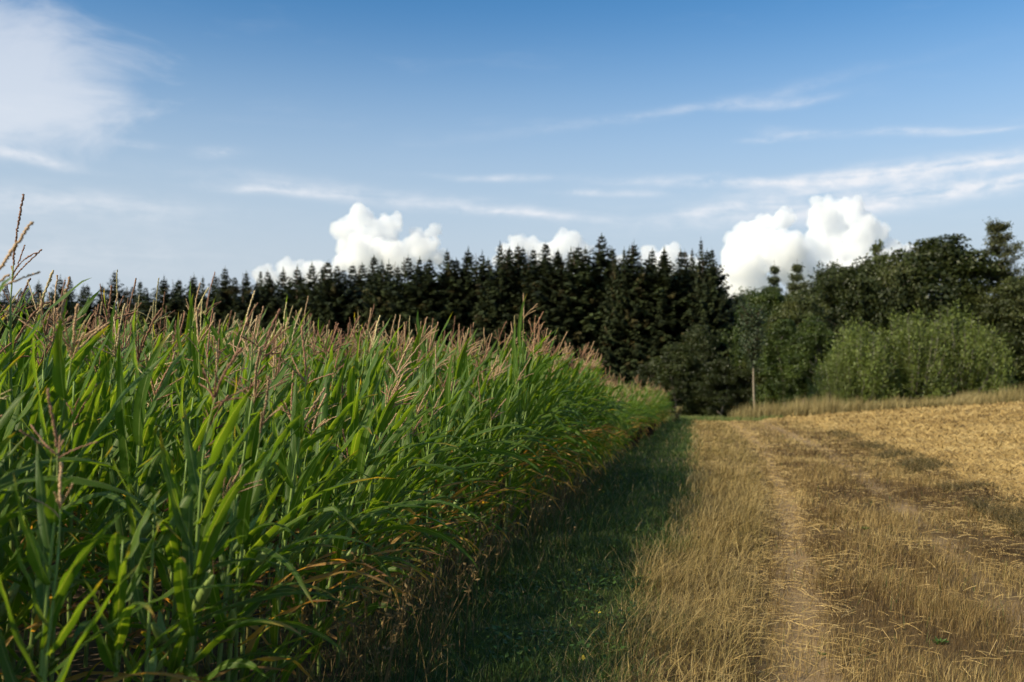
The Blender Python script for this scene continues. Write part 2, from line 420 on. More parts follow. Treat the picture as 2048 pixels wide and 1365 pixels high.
def blades(name, rng, P, h, w, lean, col, mat, segs=3, az=None, z=None, tipcol=None, droop=1.0):
    N = len(P); z = Hs(P[:, 0], P[:, 1]) - .012 if z is None else z
    az = rng.uniform(0, 2 * np.pi, N) if az is None else az
    face = az + np.pi / 2 + rng.normal(0, .7, N)
    dirx, diry = np.cos(az), np.sin(az); sx, sy = np.cos(face), np.sin(face)
    V = np.zeros((N, 2 * segs + 1, 3)); A = np.zeros((N, 2 * segs + 1, 3))
    for k in range(segs + 1):
        t = k / segs
        out = lean * h * (t ** (1 + .9 * droop)); up = h * (t - .32 * droop * np.minimum(lean, 1.4) * t * t)
        cx = P[:, 0] + dirx * out; cy = P[:, 1] + diry * out; cz = z + up
        c = col * (1 - .0 * t) if tipcol is None else col * (1 - t) + tipcol * t
        if k < segs:
            ww = w * .5 * (1 - .55 * t)
            V[:, 2 * k] = np.stack([cx - sx * ww, cy - sy * ww, cz], 1); V[:, 2 * k + 1] = np.stack([cx + sx * ww, cy + sy * ww, cz], 1)
            A[:, 2 * k] = c; A[:, 2 * k + 1] = c
        else:
            V[:, 2 * k] = np.stack([cx, cy, cz], 1); A[:, 2 * k] = c
    m = 2 * segs + 1; b = (np.arange(N) * m)[:, None]
    q = np.concatenate([b + np.array([[2 * k, 2 * k + 1, 2 * k + 3, 2 * k + 2]]) for k in range(segs - 1)]) if segs > 1 else None
    tr = b + np.array([[2 * segs - 2, 2 * segs - 1, 2 * segs]])
    return mesh_np(name, V.reshape(-1, 3), q, tr, {'Col': A.reshape(-1, 3)}, mat)

def lerp_cols(rng, N, cols, jit=.18, key=None):
    cols = np.asarray(cols, float); k = rng.random(N) if key is None else np.clip(key, 0, .999)
    f = k * (len(cols) - 1); i = np.minimum(f.astype(int), len(cols) - 2); f = (f - i)[:, None]
    c = cols[i] * (1 - f) + cols[i + 1] * f
    return c * (1 + rng.normal(0, jit, (N, 1)))

def verge_w(x, y): return verge_x(y) + .9 * (fbm(x * .6 + 3, y * .7, 88) - .5)
def make_grass():
    rng = np.random.default_rng(5)
    # --- green verge in the shade of the corn
    P = scatter(rng, lambda y: corn_x(y) - .9, lambda y: verge_x(y) + .6, 2600, ref=7.5, p=1.9,
                thin=lambda x, y: np.clip(.35 + fbm(x * 1.6, y * 1.6, 4), 0, 1) * smooth((verge_w(x, y) + .25 - x) / .4 + .1) * (.35 + .65 * smooth((x - corn_x(y) + .3) / .5)))
    n = fbm(P[:, 0] * 1.3, P[:, 1] * 1.3, 6); N = len(P)
    h = (.07 + .17 * n ** 1.5) * rng.uniform(.6, 1.4, N) * (1 + 1.1 * (rng.random(N) < .06))
    col = lerp_cols(rng, N, [(.034, .068, .012), (.056, .098, .017), (.085, .12, .026), (.14, .14, .045)], key=np.clip(.7 * fbm(P[:, 0] * .8, P[:, 1] * .8, 31) + .25 * rng.random(N), 0, 1))
    dry = rng.random(N) < .07 + .3 * smooth((P[:, 0] - verge_x(P[:, 1]) + .35) / .5)
    col[dry] = lerp_cols(rng, dry.sum(), [(.30, .22, .10), (.42, .32, .16)])
    me = blades('verge_grass', rng, P, h, pixw(P[:, 1], .0042), rng.uniform(.2, 1.3, N), col, M_blade)
    tag(obj('verge_grass', me), 'green grass growing along the corn edge', 'grass', kind='stuff')

    # --- clover and broad weeds among it
    P = scatter(rng, lambda y: corn_x(y) + .2, lambda y: verge_x(y) - .05, 420, y1=23, ref=7.5, thin=lambda x, y: smooth((fbm(x * 1.1, y * 1.1, 77) - .47) / .12))
    N = len(P); z = Hs(P[:, 0], P[:, 1]) + rng.uniform(.03, .13, N)
    mb_V = []; th = rng.uniform(0, 6.28, N); s = rng.uniform(.011, .026, N)
    tx = rng.normal(0, .35, N); ty = rng.normal(0, .35, N)
    for a in (0, 1.57, 3.14, 4.71):
        ox = np.cos(th + a) * s * (1.0 if a in (0, 3.14) else .7); oy = np.sin(th + a) * s * (1.0 if a in (0, 3.14) else .7)
        mb_V.append(np.stack([P[:, 0] + ox, P[:, 1] + oy, z + ox * tx + oy * ty], 1))
    V = np.stack(mb_V, 1).reshape(-1, 3)
    col = lerp_cols(rng, N, [(.03, .07, .014), (.05, .10, .018), (.07, .115, .024)])
    fl = rng.random(N) < .02; col[fl] = (.55, .42, .05)
    tag(obj('clover_leaves', mesh_np('clover_leaves', V, np.arange(N * 4).reshape(-1, 4), attrs={'Col': np.repeat(col, 4, 0)}, mat=M_blade)),
        'small clover leaves and weeds in the verge grass', 'clover', kind='stuff')

    # --- long dry grass between verge and wheel track
    P = scatter(rng, lambda y: verge_x(y) - .6, lambda y: track_x(y) - .08, 1350, ref=8.5, p=1.5,
                thin=lambda x, y: np.clip(.25 + 1.1 * fbm(x * 1.5, y * .8, 14), 0, 1) * smooth((x - verge_w(x, y) + .25) / .4 + .1) * (1 - .85 * smooth((x - track_x(y) + .42) / .34)))
    N = len(P); n = fbm(P[:, 0] * 1.2, P[:, 1] * .9, 16)
    edge = smooth((track_x(P[:, 1]) - P[:, 0] - .1) / .5)
    h = (.07 + .40 * n ** 1.2 * edge) * rng.uniform(.45, 1.5, N) * (1 - .4 * smooth((P[:, 1] - 11) / 14))
    key = np.clip(.15 + .8 * fbm(P[:, 0] * 1.7, P[:, 1] * 1.1, 33) + rng.normal(0, .16, N), 0, 1)
    col = lerp_cols(rng, N, [(.16, .14, .045), (.30, .23, .09), (.46, .34, .15), (.58, .46, .24)], jit=.28, key=key)
    az = rng.normal(-.2, 1.4, N)
    me = blades('dry_grass', rng, P, h, pixw(P[:, 1], .0042), rng.uniform(.15, 1.5, N), col, M_dryblade, az=az, segs=4)
    tag(obj('dry_grass', me), 'long dry grass between the verge and the wheel rut', 'grass', kind='stuff')

    # --- short brown grass on the rest of the track
    def th_(x, y):
        rut = 1 - .35 * smooth((y - 22) / 22) - (.82 - .3 * smooth((y - 11) / 14)) * np.exp(-((x - track_x(y)) / .2) ** 2) * (.4 + 1.1 * fbm(x * 1.1, y * .9, 15)) - .55 * np.exp(-((x - track_x(y) - 1.75) / .32) ** 2)
        return np.clip(.3 + .95 * fbm(x * 1.9, y * 1.3, 24), 0, 1) * rut
    P = scatter(rng, lambda y: track_x(y) - .25, lambda y: field_x(y) + .35, 1800, ref=8.5, p=1.55, thin=th_)
    N = len(P); n = fbm(P[:, 0] * 1.6, P[:, 1] * 1.1, 26)
    h = (.045 + .20 * n ** 1.6) * rng.uniform(.5, 1.5, N)
    key = np.clip(1.9 * fbm(P[:, 0] * .9, P[:, 1] * .6, 41, 4) - .48 + .22 * smooth((P[:, 1] - 18) / 18) + rng.normal(0, .17, N), 0, 1)
    col = lerp_cols(rng, N, [(.11, .07, .035), (.21, .135, .06), (.38, .265, .11), (.54, .41, .20)], jit=.25, key=key)
    gr = rng.random(N) < .015; col[gr] = (.07, .13, .03)
    me = blades('short_dry_grass', rng, P, h, pixw(P[:, 1], .0034), rng.uniform(.1, .9, N), col, M_dryblade, segs=2, az=rng.normal(-.2, 1.5, N))
    tag(obj('short_dry_grass', me), 'short browned grass on the farm track', 'grass', kind='stuff')

    # --- straws: lying on the track and thick on the field
    def straws(name, P, L, w, tilt, col, label):
        N = len(P); az = rng.uniform(0, np.pi, N); z = Hs(P[:, 0], P[:, 1]) + rng.uniform(.004, .03, N)
        dx, dy = np.cos(az) * np.cos(tilt) * L / 2, np.sin(az) * np.cos(tilt) * L / 2; dz = np.sin(tilt) * L / 2
        px, py = -np.sin(az) * w / 2, np.cos(az) * w / 2
        z = z + np.abs(dz) * .8
        bow = rng.normal(0, .05, N) * L
        V = []
        for e, bz in ((-1, 0), (0, 1), (1, 0)):
            cx = P[:, 0] + dx * e + px / (w + 1e-6) * bow * bz; cy = P[:, 1] + dy * e + py / (w + 1e-6) * bow * bz; cz = z + dz * e + bz * .006
            V += [np.stack([cx - px, cy - py, cz - w * .25], 1), np.stack([cx, cy, cz + w * .35], 1), np.stack([cx + px, cy + py, cz - w * .25], 1)]
        V = np.stack(V, 1).reshape(-1, 3); b = (np.arange(N) * 9)[:, None]
        q = np.concatenate([b + np.array([f]) for f in ([0, 1, 4, 3], [1, 2, 5, 4], [3, 4, 7, 6], [4, 5, 8, 7])])
        tag(obj(name, mesh_np(name, V, q, attrs={'Col': np.repeat(col, 9, 0)}, mat=M_straw)), label, 'straw', kind='stuff')
    cols = [(.20, .13, .055), (.36, .25, .10), (.50, .36, .16), (.60, .46, .24)]
    P = scatter(rng, field_x, lambda y: field_x(y) + 60, 620, y0=9, y1=63, ref=14, p=1.35, thin=lambda x, y: np.clip(.35 + fbm(x * 1.3, y * 1.3, 52), 0, 1))
    N = len(P); L = rng.uniform(.06, .26, N) * (1 + P[:, 1] / 60)
    straws('straw_litter', P, L, pixw(P[:, 1], .0055, .8), rng.normal(.05, .25, N), lerp_cols(rng, N, cols, key=np.clip(fbm(P[:, 0] * .9, P[:, 1] * .9, 61) * .9 + rng.normal(.05, .2, N), 0, 1)), 'loose cut straw scattered over the harvested field')
    P = scatter(rng, lambda y: verge_x(y) + .2, lambda y: field_x(y) + .2, 140, ref=9, p=1.3,
                thin=lambda x, y: .25 + .75 * smooth((x - field_x(y) + 1.6) / 1.2) + 2.6 * np.exp(-((x - track_x(y)) / .3) ** 2))
    N = len(P); L = rng.uniform(.05, .22, N)
    straws('track_straw', P, L, pixw(P[:, 1], .0042, .6), rng.normal(.03, .15, N), lerp_cols(rng, N, cols[1:]), 'stray straws lying on the farm track')
    # upright stubble stalks on the field
    P = scatter(rng, lambda y: field_x(y) + .3, lambda y: field_x(y) + 60, 130, y0=9, y1=63, ref=14, p=1.3)
    N = len(P)
    me = blades('stubble', rng, P, rng.uniform(.05, .15, N), pixw(P[:, 1], .005, .7), rng.uniform(0, .8, N), lerp_cols(rng, N, cols), M_straw, segs=2, droop=.2)
    tag(obj('stubble', me), 'short cut stubble stalks standing in the harvested field', 'stubble', kind='stuff')
    # ragged greenish fringe on the edge of the straw field
    P = scatter(rng, lambda y: field_x(y) - .65, lambda y: field_x(y) + .45, 1300, y0=6, y1=45, ref=14, p=1.4,
                thin=lambda x, y: smooth((fbm(x * .5, y * .5, 91) - .36) / .18) * (.45 + .55 * (1 - smooth((y - 20) / 14))))
    N = len(P); h = rng.uniform(.07, .27, N) * (.5 + fbm(P[:, 0] * .9, P[:, 1] * .9, 92))
    me = blades('fringe_grass', rng, P, h, pixw(P[:, 1], .004), rng.uniform(.4, 1.5, N), lerp_cols(rng, N, [(.05, .042, .016), (.085, .07, .026), (.14, .105, .042), (.25, .18, .08)]), M_blade)
    tag(obj('fringe_grass', me), 'ragged grey green grass fringe where track meets straw field', 'grass', kind='stuff')

    # --- tall dry grass at the far side of the straw field, below the trees
    def far_band(x0, x1, y0, y1, N, hh, cols, name, label, mat):
        x = rng.uniform(x0, x1, N); y = rng.uniform(y0, y1, N) + .06 * (x - x0) * 0
        n = fbm(x * .35, y * .35, 71)
        h = hh * (.30 + 1.2 * fbm(x * .8, y * .3, 72)) * rng.uniform(.5, 1.3, N)
        z = np.where(y < Y_END + 1.4, Hs(x, y), H(x, y))
        me = blades(name, rng, np.stack([x, y], 1), h, np.full(N, .03), rng.uniform(.05, .55, N), lerp_cols(rng, N, cols, key=np.clip(n + rng.normal(0, .2, N), 0, 1)), mat, segs=2, z=z - .02, az=rng.normal(0, 1.2, N))
        tag(obj(name, me), label, 'grass', kind='stuff')
    far_band(14.2, 48, 61.5, 66.5, 26000, 1.05, [(.19, .17, .07), (.33, .27, .12), (.45, .36, .18), (.55, .46, .26)], 'tall_dry_grass', 'tall dry golden grass along the foot of the trees', M_dryblade)
    far_band(9.6, 16.5, 60.3, 70, 12000, .35, [(.06, .12, .025), (.12, .16, .04), (.22, .20, .07)], 'headland_grass', 'green grass headland where the track meets the wood', M_blade)
make_grass()

# ------------------------------------------------------------------ corn
def unit(v): return v / (np.linalg.norm(v) + 1e-9)
def leaf_mesh(rng, z0, az, L, W, ang0, grav, wind, dry=0.0, tipdry=.1, twist=0., segs=11, kink=None):
    p = np.array([math.cos(az) * .008, math.sin(az) * .008, z0])
    d = np.array([math.sin(ang0) * math.cos(az), math.sin(ang0) * math.sin(az), math.cos(ang0)])
    ref = np.array([-math.sin(az), math.cos(az), 0]); st = L / segs
    V = []; A = []; ph = rng.uniform(0, 6.3); roll = rng.normal(0, .25)
    rip = rng.uniform(.004, .012) * (1 + 1.5 * dry); fold = rng.uniform(.4, 1.0)
    for i in range(segs + 1):
        t = i / segs
        s = unit(ref - d * ref.dot(d)); n = np.cross(s, d)
        if n[2] < 0 and i == 0: n = -n
        a = roll + twist * t
        s2 = s * math.cos(a) + n * math.sin(a); n2 = -s * math.sin(a) + n * math.cos(a)
        w = W * .5 * (.50 + .50 * min(1, t / .22) ** .7) * max(0.0, 1 - t ** 2.1) ** .85 * (1 - .45 * min(dry, 1))
        f = fold * (1 - .5 * t) + .5 * max(0, dry - .4)
        r1 = rip * math.sin(ph + t * 17) * min(1, t * 4); r2 = rip * math.sin(ph + 2 + t * 14) * min(1, t * 4)
        if i < segs:
            V += [p - s2 * w + n2 * (w * f + r1), p, p + s2 * w + n2 * (w * f + r2)]
        else:
            V += [p]
        dd = min(1.1, dry + tipdry * max(0, (t - .55) / .45) ** 1.5)
        A += [(t, 1, min(1, dd + .12 * tipdry * t)), (t, 0, dd), (t, 1, min(1, dd + .12 * tipdry * t))][:3 if i < segs else 1]
        g = grav * (.25 + 1.5 * t)
        if kink and abs(t - kink) < .6 / segs: g += 9
        d = unit(d + np.array([wind * st * (.4 + t), 0, -g * st])); p = p + d * st
    Q = []; T = []
    for i in range(segs - 1):
        b = 3 * i; Q += [[b, b + 1, b + 4, b + 3], [b + 1, b + 2, b + 5, b + 4]]
    b = 3 * (segs - 1); T += [[b, b + 1, b + 3], [b + 1, b + 2, b + 3]]
    return np.array(V), Q, T, np.array(A)

def bead_tube(mb, P, r, rng, col, n=5):
    """a tassel branch: a thin axis set with spikelets, built as a tube that swells and narrows"""
    P = np.asarray(P); m = len(P)
    rr = r * np.where(np.arange(m) % 2 == 0, .8, 1.15) * rng.uniform(.7, 1.25, m); rr[0] = r * .4; rr[-1] = r * .3
    cc = np.array(col)[None, :] * np.where(np.arange(m) % 2 == 0, .78, 1.12)[:, None] * rng.uniform(.85, 1.15, (m, 1))
    off = rng.normal(0, r * .32, (m, 3)); off[0] = 0
    mb.tube(P + off, rr, n, cc)

def curve_pts(p0, d0, L, n, grav, wind=0.0, rng=None, wob=0.0):
    p = np.array(p0, float); d = unit(np.array(d0, float)); P = [p.copy()]
    for i in range(n):
        d = unit(d + np.array([wind, 0, -grav]) * L / n + (rng.normal(0, wob, 3) if rng is not None and wob else 0)); p = p + d * L / n; P.append(p.copy())
    return np.array(P)

TASSEL_COLS = [(.36, .20, .115), (.27, .14, .085), (.46, .30, .17), (.54, .42, .23), (.42, .26, .15), (.48, .32, .18), (.50, .42, .20)]
def corn_variant(seed, edge=False):
    """list of (part name, mesh, sub-parts) for one plant, 2.3 m to the tip of the tassel, wind from -x"""
    rng = np.random.default_rng(1000 + seed); parts = []
    top = rng.uniform(1.80, 1.98)
    lean = rng.normal(.05, .05)
    zs = np.linspace(0, top, 22)
    bend = lambda z: np.array([lean * (z / 2) ** 2 * 1.2, .02 * math.sin(seed + z), z])
    sp = np.array([bend(z) for z in zs])
    rad = np.interp(zs, [0, .3, 1.2, top], [.0135, .0125, .009, .0045]) * np.where(np.arange(22) % 2 == 0, 1.12, .95)
    c = np.array([np.array([.16, .22, .055]) * (1 - z / 2.2) + np.array([.20, .30, .06]) * z / 2.2 for z in zs])
    if rng.random() < .5: c[:5] = c[:5] * .5 + np.array([.2, .11, .05]) * .5
    mb = MB(); mb.tube(sp, rad, 7, c); parts.append(('stalk', mb.mesh('corn_stalk', M_stalk, True), []))
    nl = int(rng.integers(11, 14)); a0 = rng.uniform(0, 6.28)
    for k in range(nl):
        f = k / (nl - 1); z = .16 + (top - .30) * f ** .95
        az = a0 + math.pi * (k % 2) + rng.normal(0, .45)
        # wind turns the blades away from -x
        az = math.atan2(math.sin(az), math.cos(az) + rng.uniform(0, .55))
        L = rng.uniform(.70, 1.04) * (1 - .22 * abs(f - .5) * 2); W = rng.uniform(.046, .073) * (.85 + .25 * f)
        dry, tip, kink, tw = 0.0, rng.uniform(0, .45), None, rng.normal(0, .6)
        if f < .36 and rng.random() < .42:
            dry = rng.choice([.0, .15, .62, .9, 1.0]); L *= .72; ang, gr = R(rng.uniform(35, 70)), rng.uniform(2.2, 4.2); tw = rng.normal(0, 1.6)
        elif f < .62:
            ang, gr = R(rng.uniform(16, 42)), (rng.uniform(-.1, .4) if rng.random() < .6 else rng.uniform(.7, 2.2)); tip = rng.uniform(0, .8) if rng.random() < .4 else .1
            if rng.random() < .14: kink = rng.uniform(.45, .75)
        else:
            ang, gr = R(rng.uniform(14, 40)), rng.uniform(.0, .6)
            if rng.random() < .15: gr = rng.uniform(1.5, 2.6)
        wind = rng.uniform(.15, 1.1)
        if f > .7: L *= .74
        if edge and .2 < f < .7 and rng.random() < .55:
            az = rng.normal(-.1, .55); ang = R(rng.uniform(28, 52)); gr = rng.uniform(1.0, 2.4) if f > .25 else rng.uniform(2, 3.6)
            L *= 1.1; tip = rng.uniform(.3, .95) if f < .5 else rng.uniform(0, .5)
            if f < .45 and rng.random() < .3: dry = rng.uniform(.3, .8)
        V, Q, T, A = leaf_mesh(rng, z, az, L, W, ang, gr, wind, dry, tip, tw, kink=kink)
        V = V + (bend(z) - np.array([0, 0, z]))
        parts.append(('leaf', mesh_np('corn_leaf', V, Q, T, {'Leaf': A}, M_leaf, True), []))
    # tassel
    mb = MB(); base = bend(top); col = TASSEL_COLS[int(rng.integers(len(TASSEL_COLS)))]
    tl = rng.uniform(.13, .26); d0 = unit(np.array([lean + rng.normal(.08, .10), rng.normal(0, .10), 1]))
    ped = curve_pts(base, d0, tl, 4, 0.0, 0, rng, .02); mb.tube(ped, [.0045, .004, .0038, .0036, .0034], 5, (.24, .30, .08))
    sl = rng.uniform(.20, .34)
    sp_ = curve_pts(ped[-1], unit(ped[-1] - ped[-2]), sl, 44, rng.choice([.0, .1, .3, 1.4], p=[.4, .3, .22, .08]), .2, rng, .015)
    bead_tube(mb, sp_, rng.uniform(.0054, .0074), rng, col)
    for b in range(int(rng.integers(3, 9))):
        a = rng.uniform(0, 6.28); q = ped[-1] - unit(ped[-1] - ped[-2]) * rng.uniform(0, .08); sp0 = rng.uniform(.35, 1.05)
        bp = curve_pts(q, (math.cos(a) * math.sin(sp0) + .15, math.sin(a) * math.sin(sp0), math.cos(sp0)), rng.uniform(.14, .25), 26, rng.uniform(.3, 3.2), .3, rng, .03)
        bead_tube(mb, bp, rng.uniform(.0034, .0048), rng, col, 4)
    if seed % 7 != 1: parts.append(('tassel', mb.mesh('corn_tassel', M_tassel, False), []))
    # ear
    if seed % 3 == 0 or edge and seed % 2 == 0:
        mb = MB(); z = rng.uniform(.75, 1.0); a = rng.normal(0, .8); q = bend(z)
        P = curve_pts(q, (math.cos(a) * .55, math.sin(a) * .55, .8), .25, 10, .3)
        t = np.linspace(0, 1, 11)
        mb.tube(P, np.interp(t, [0, .12, .35, .6, .85, 1], [.008, .017, .026, .026, .016, .005]), 9, (.22, .30, .07))
        for k in range(3):
            V, Q, T, A = leaf_mesh(rng, 0, a + k * 2.1, .2, .05, .5, .2, 0, segs=5); mb.add(V + q + (P[3] - q), Q, T, (.20, .28, .07))
        sk = MB()
        for k in range(9): sk.tube(curve_pts(P[-1], (rng.normal(.3, .5), rng.normal(0, .5), .9), .07, 4, 9), [.002, .002, .002, .0015, .001], 3, (.12, .05, .03))
        parts.append(('ear', mb.mesh('corn_ear', M_stalk, True), [('silk', sk.mesh('corn_silk', M_tassel))]))
    return parts

NV, NE = 16, 9
VARS = [corn_variant(i) for i in range(NV)] + [corn_variant(50 + i, True) for i in range(NE)]

def corn_height(x, y):
    u = corn_x(y) - x
    hump = smooth((y - 8.5) / 3.5) * (1 - smooth((y - 19.5) / 3.0)) * (1 - .6 * smooth((u - 5) / 6))
    return 1.0 - .03 * (1 - smooth((np.hypot(x, y) - 3.2) / 2.5)) + .14 * hump - .05 * smooth((y - 21) / 4) - .02 * smooth((y - 24) / 20)

def place_corn():
    rng = np.random.default_rng(77); pts = []
    row = 0
    while row < 52:
        off = .18 + row * .76; y = -6.0 + rng.uniform(0, .2)
        sp = .175 if row < 5 else (.23 if row < 12 else .36)
        while y < 60:
            dist = math.hypot(corn_x(y) - off, y)
            s_ = sp * (1.0 if dist < 22 else 1.35) * (1.0 if y > 0 else 1.6)
            x = corn_x(y) - off + rng.normal(0, .05)
            if not (x / max(y, .1) < -.75 and y > 3 and dist > 9) and not (y < 0 and off > 6) and math.hypot(x, y) > 3.5:
                pts.append((x, y + rng.normal(0, .03), row))
            y += s_ * rng.uniform(.8, 1.25)
        row += 1
    P = np.array(pts); N = len(P)
    hs = corn_height(P[:, 0], P[:, 1]) * np.clip(rng.normal(.985, .068, N), .76, 1.14)
    for r_, lo_, hi_ in ((0, .62, .98), (1, .70, 1.04), (2, .82, 1.06), (3, .88, 1.06)):      # plants at the field's edge stay shorter
        k_ = P[:, 2] == r_; y_ = P[k_, 1]; u_ = rng.uniform(lo_, hi_, k_.sum()); hs[k_] *= u_ + (1.0 - u_) * .75 * smooth((y_ - 9) / 3) * (1 - smooth((y_ - 19.5) / 2.5))
    hs = hs * (1 + .045 * (P[:, 2] > 3) + .05 * (P[:, 2] > 1) * (1 - smooth((P[:, 1] - 8) / 5)))
    rz = rng.normal(0, .55, N); var = rng.integers(0, NV, N)
    e = P[:, 2] == 0; var[e] = NV + rng.integers(0, NE, e.sum())
    e1 = (P[:, 2] == 1) & (rng.random(N) < .4); var[e1] = NV + rng.integers(0, NE, e1.sum())
    ws = .45 + .55 * hs
    z = Hs(P[:, 0], P[:, 1]) - .02
    dist = np.hypot(P[:, 0], P[:, 1])
    inview = (P[:, 1] > 2.4) & (P[:, 0] / np.maximum(P[:, 1], .1) > -.56)
    score = np.where(inview, dist * (1 + .16 * P[:, 2]), 1e9)
    order = np.argsort(score); single = set(order[:300].tolist())
    looks = {}
    # labels: outermost rows are counted from the near end, the others told by what they stand among
    cnt = {}
    seq = sorted(single, key=lambda i: P[i, 1])
    for i in seq:
        r = int(P[i, 2]); k = cnt[r] = cnt.get(r, 0) + 1
        o = empty('corn_plant', (P[i, 0], P[i, 1], z[i]), rz[i], (ws[i], ws[i], hs[i]))
        o.rotation_euler = (rng.normal(0, .04), rng.normal(.03, .05), rz[i])
        if r == 0: lab = f'corn plant with arching yellowed lower leaves beside the verge, {ordinal(k)} from the near end'
        elif r <= 3: lab = f'corn plant in the {ordinal(r + 1)} row in from the verge, {ordinal(k)} from the near end'
        else: lab = 'green corn plant with brown tassel deep inside the field, rows behind the verge edge'
        tag(o, lab, 'corn plant', 'corn plants of the outermost row' if r == 0 else ('corn plants of the front rows' if r <= 3 else 'corn plants deep inside the field'))
        for (nm, me, subs) in VARS[var[i]]:
            p = obj(nm, me, o)
            for (sn, sm) in subs: obj(sn, sm, p)
    rest = np.array([i for i in range(N) if i not in single])
    # all other plants: one mass, instanced from the same plants
    col = bpy.data.collections.new('corn_sources')
    for v, parts in enumerate(VARS):
        Vs, Qs, Ts, n = [], [], [], 0
        bm_obj = []
        me = join_parts('corn_source_%02d' % v, parts)
        so = bpy.data.objects.new('corn_source_%02d' % v, me); col.objects.link(so)
    me = bpy.data.meshes.new('far_corn')
    me.vertices.add(len(rest))
    me.vertices.foreach_set('co', np.stack([P[rest, 0], P[rest, 1], z[rest]], 1).astype(np.float32).ravel())
    a = me.attributes.new('rot', 'FLOAT_VECTOR', 'POINT'); a.data.foreach_set('vector', np.stack([rng.normal(0, .04, len(rest)), rng.normal(.03, .05, len(rest)), rz[rest]], 1).astype(np.float32).ravel())
    a = me.attributes.new('scl', 'FLOAT_VECTOR', 'POINT'); a.data.foreach_set('vector', np.stack([ws[rest], ws[rest], hs[rest]], 1).astype(np.float32).ravel())
    a = me.attributes.new('idx', 'INT', 'POINT'); a.data.foreach_set('value', var[rest].astype(np.int32))
    o = tag(obj('corn_field', me), 'mass of green corn with brown tassels behind the nearest plants', 'corn', kind='stuff')
    ng = bpy.data.node_groups.new('scatter_corn', 'GeometryNodeTree')
    ng.interface.new_socket('Geometry', in_out='INPUT', socket_type='NodeSocketGeometry'); ng.interface.new_socket('Geometry', in_out='OUTPUT', socket_type='NodeSocketGeometry')
    gi = ng.nodes.new('NodeGroupInput'); go = ng.nodes.new('NodeGroupOutput'); ip = ng.nodes.new('GeometryNodeInstanceOnPoints')
    ci = ng.nodes.new('GeometryNodeCollectionInfo'); ci.inputs['Collection'].default_value = col; ci.inputs['Separate Children'].default_value = True
    ip.inputs['Pick Instance'].default_value = True
    def na(n, ty):
        q = ng.nodes.new('GeometryNodeInputNamedAttribute'); q.data_type = ty; q.inputs['Name'].default_value = n; return q.outputs['Attribute']
    L = ng.links.new
    L(gi.outputs[0], ip.inputs['Points']); L(ci.outputs[0], ip.inputs['Instance']); L(na('idx', 'INT'), ip.inputs['Instance Index'])
    er = ng.nodes.new('FunctionNodeEulerToRotation'); L(na('rot', 'FLOAT_VECTOR'), er.inputs[0]); L(er.outputs[0], ip.inputs['Rotation']); L(na('scl', 'FLOAT_VECTOR'), ip.inputs['Scale'])
    L(ip.outputs[0], go.inputs[0])
    md = o.modifiers.new('scatter', 'NODES'); md.node_group = ng
    print('corn plants', N)

def join_parts(name, parts):
    """one mesh of a whole plant (for the far mass), keeping the materials"""
    import bmesh
    bm = bmesh.new(); mats = []
    for nm, me, subs in parts:
        for m_ in [me] + [s[1] for s in subs]:
            mat = m_.materials[0]
            if mat not in mats: mats.append(mat)
            f0 = len(bm.faces); bm.from_mesh(m_); bm.faces.ensure_lookup_table()
            for f in bm.faces[f0:]: f.material_index = mats.index(mat)
    me = bpy.data.meshes.new(name); bm.to_mesh(me); bm.free()
    for m_ in mats: me.materials.append(m_)
    return me
place_corn()

# ------------------------------------------------------------------ weeds by the corn
def seed_grass():
    rng = np.random.default_rng(9); mb = MB()
    for k in range(420):
        y = 5 + 12 * rng.random() ** 1.5; x = corn_x(y) + rng.normal(.12, .32)
        z = float(Hs(x, y)); h = rng.uniform(.35, .85)
        P = curve_pts((x, y, z - .01), (rng.normal(.1, .2), rng.normal(0, .2), 1), h, 6, rng.uniform(0, .9))
        c = np.array([.30, .21, .10]) * rng.uniform(.6, 1.2)
        mb.tube(P, np.linspace(.0022, .0012, 7), 3, c, cap=False)
        for s in range(9):
            q = P[-1] + (P[-2] - P[-1]) * rng.uniform(0, 1.6); d = rng.normal(0, .02, 3); d[2] = abs(d[2])
            e = q + d; w = rng.normal(0, .004, 3)
            mb.add([q, (q + e) / 2 + w, e, (q + e) / 2 - w], [[0, 1, 2, 3]], None, c * rng.uniform(.8, 1.3))
    tag(obj('seed_head_grass', mb.mesh('seed_head_grass', M_dryblade)), 'thin dry seed head stalks at the foot of the corn', 'grass', kind='stuff')
seed_grass()

def dock(x, y, h, label, seed, col=(.055, .032, .020)):
    rng = np.random.default_rng(seed); o = empty('dock_plant', (x, y, float(Hs(x, y))))
    tag(o, label, 'weed', 'red brown weeds at the corn edge')
    st = MB(); hd = MB()
    for k in range(7):
        a = rng.uniform(0, 6.28); P = curve_pts((0, 0, 0), (math.cos(a) * .35, math.sin(a) * .35, 1), h * rng.uniform(.7, 1.1), 8, .2, 0, rng, .04)
        st.tube(P, np.linspace(.009, .003, 9), 5, (.16, .07, .04))
        for s in range(130):
            t = rng.uniform(.35, 1) * 7.99; i = int(t); q = P[i] + (P[i + 1] - P[i]) * (t - i) + rng.normal(0, .05, 3)
            w = rng.normal(0, .022, 3); v = rng.normal(0, .022, 3)
            hd.add([q - w, q - v, q + w, q + v], [[0, 1, 2, 3]], None, np.array(col) * rng.uniform(.6, 1.6))
    obj('stem', st.mesh('dock_stem', M_stalk), o); obj('seed_head', hd.mesh('dock_seeds', M_tassel), o)
dock(3.85, 31.5, .75, 'dark red dock weed at the corn edge, middle one of three', 1)
dock(3.3, 29.6, .6, 'dark red dock weed at the corn edge, nearest of three', 2)
dock(5.0, 36.5, .7, 'dark red dock weed at the corn edge, farthest of three', 3)
dock(9.35, 57.5, 1.1, 'pale tan tall weed at the far corner of the corn', 4, (.20, .17, .07))

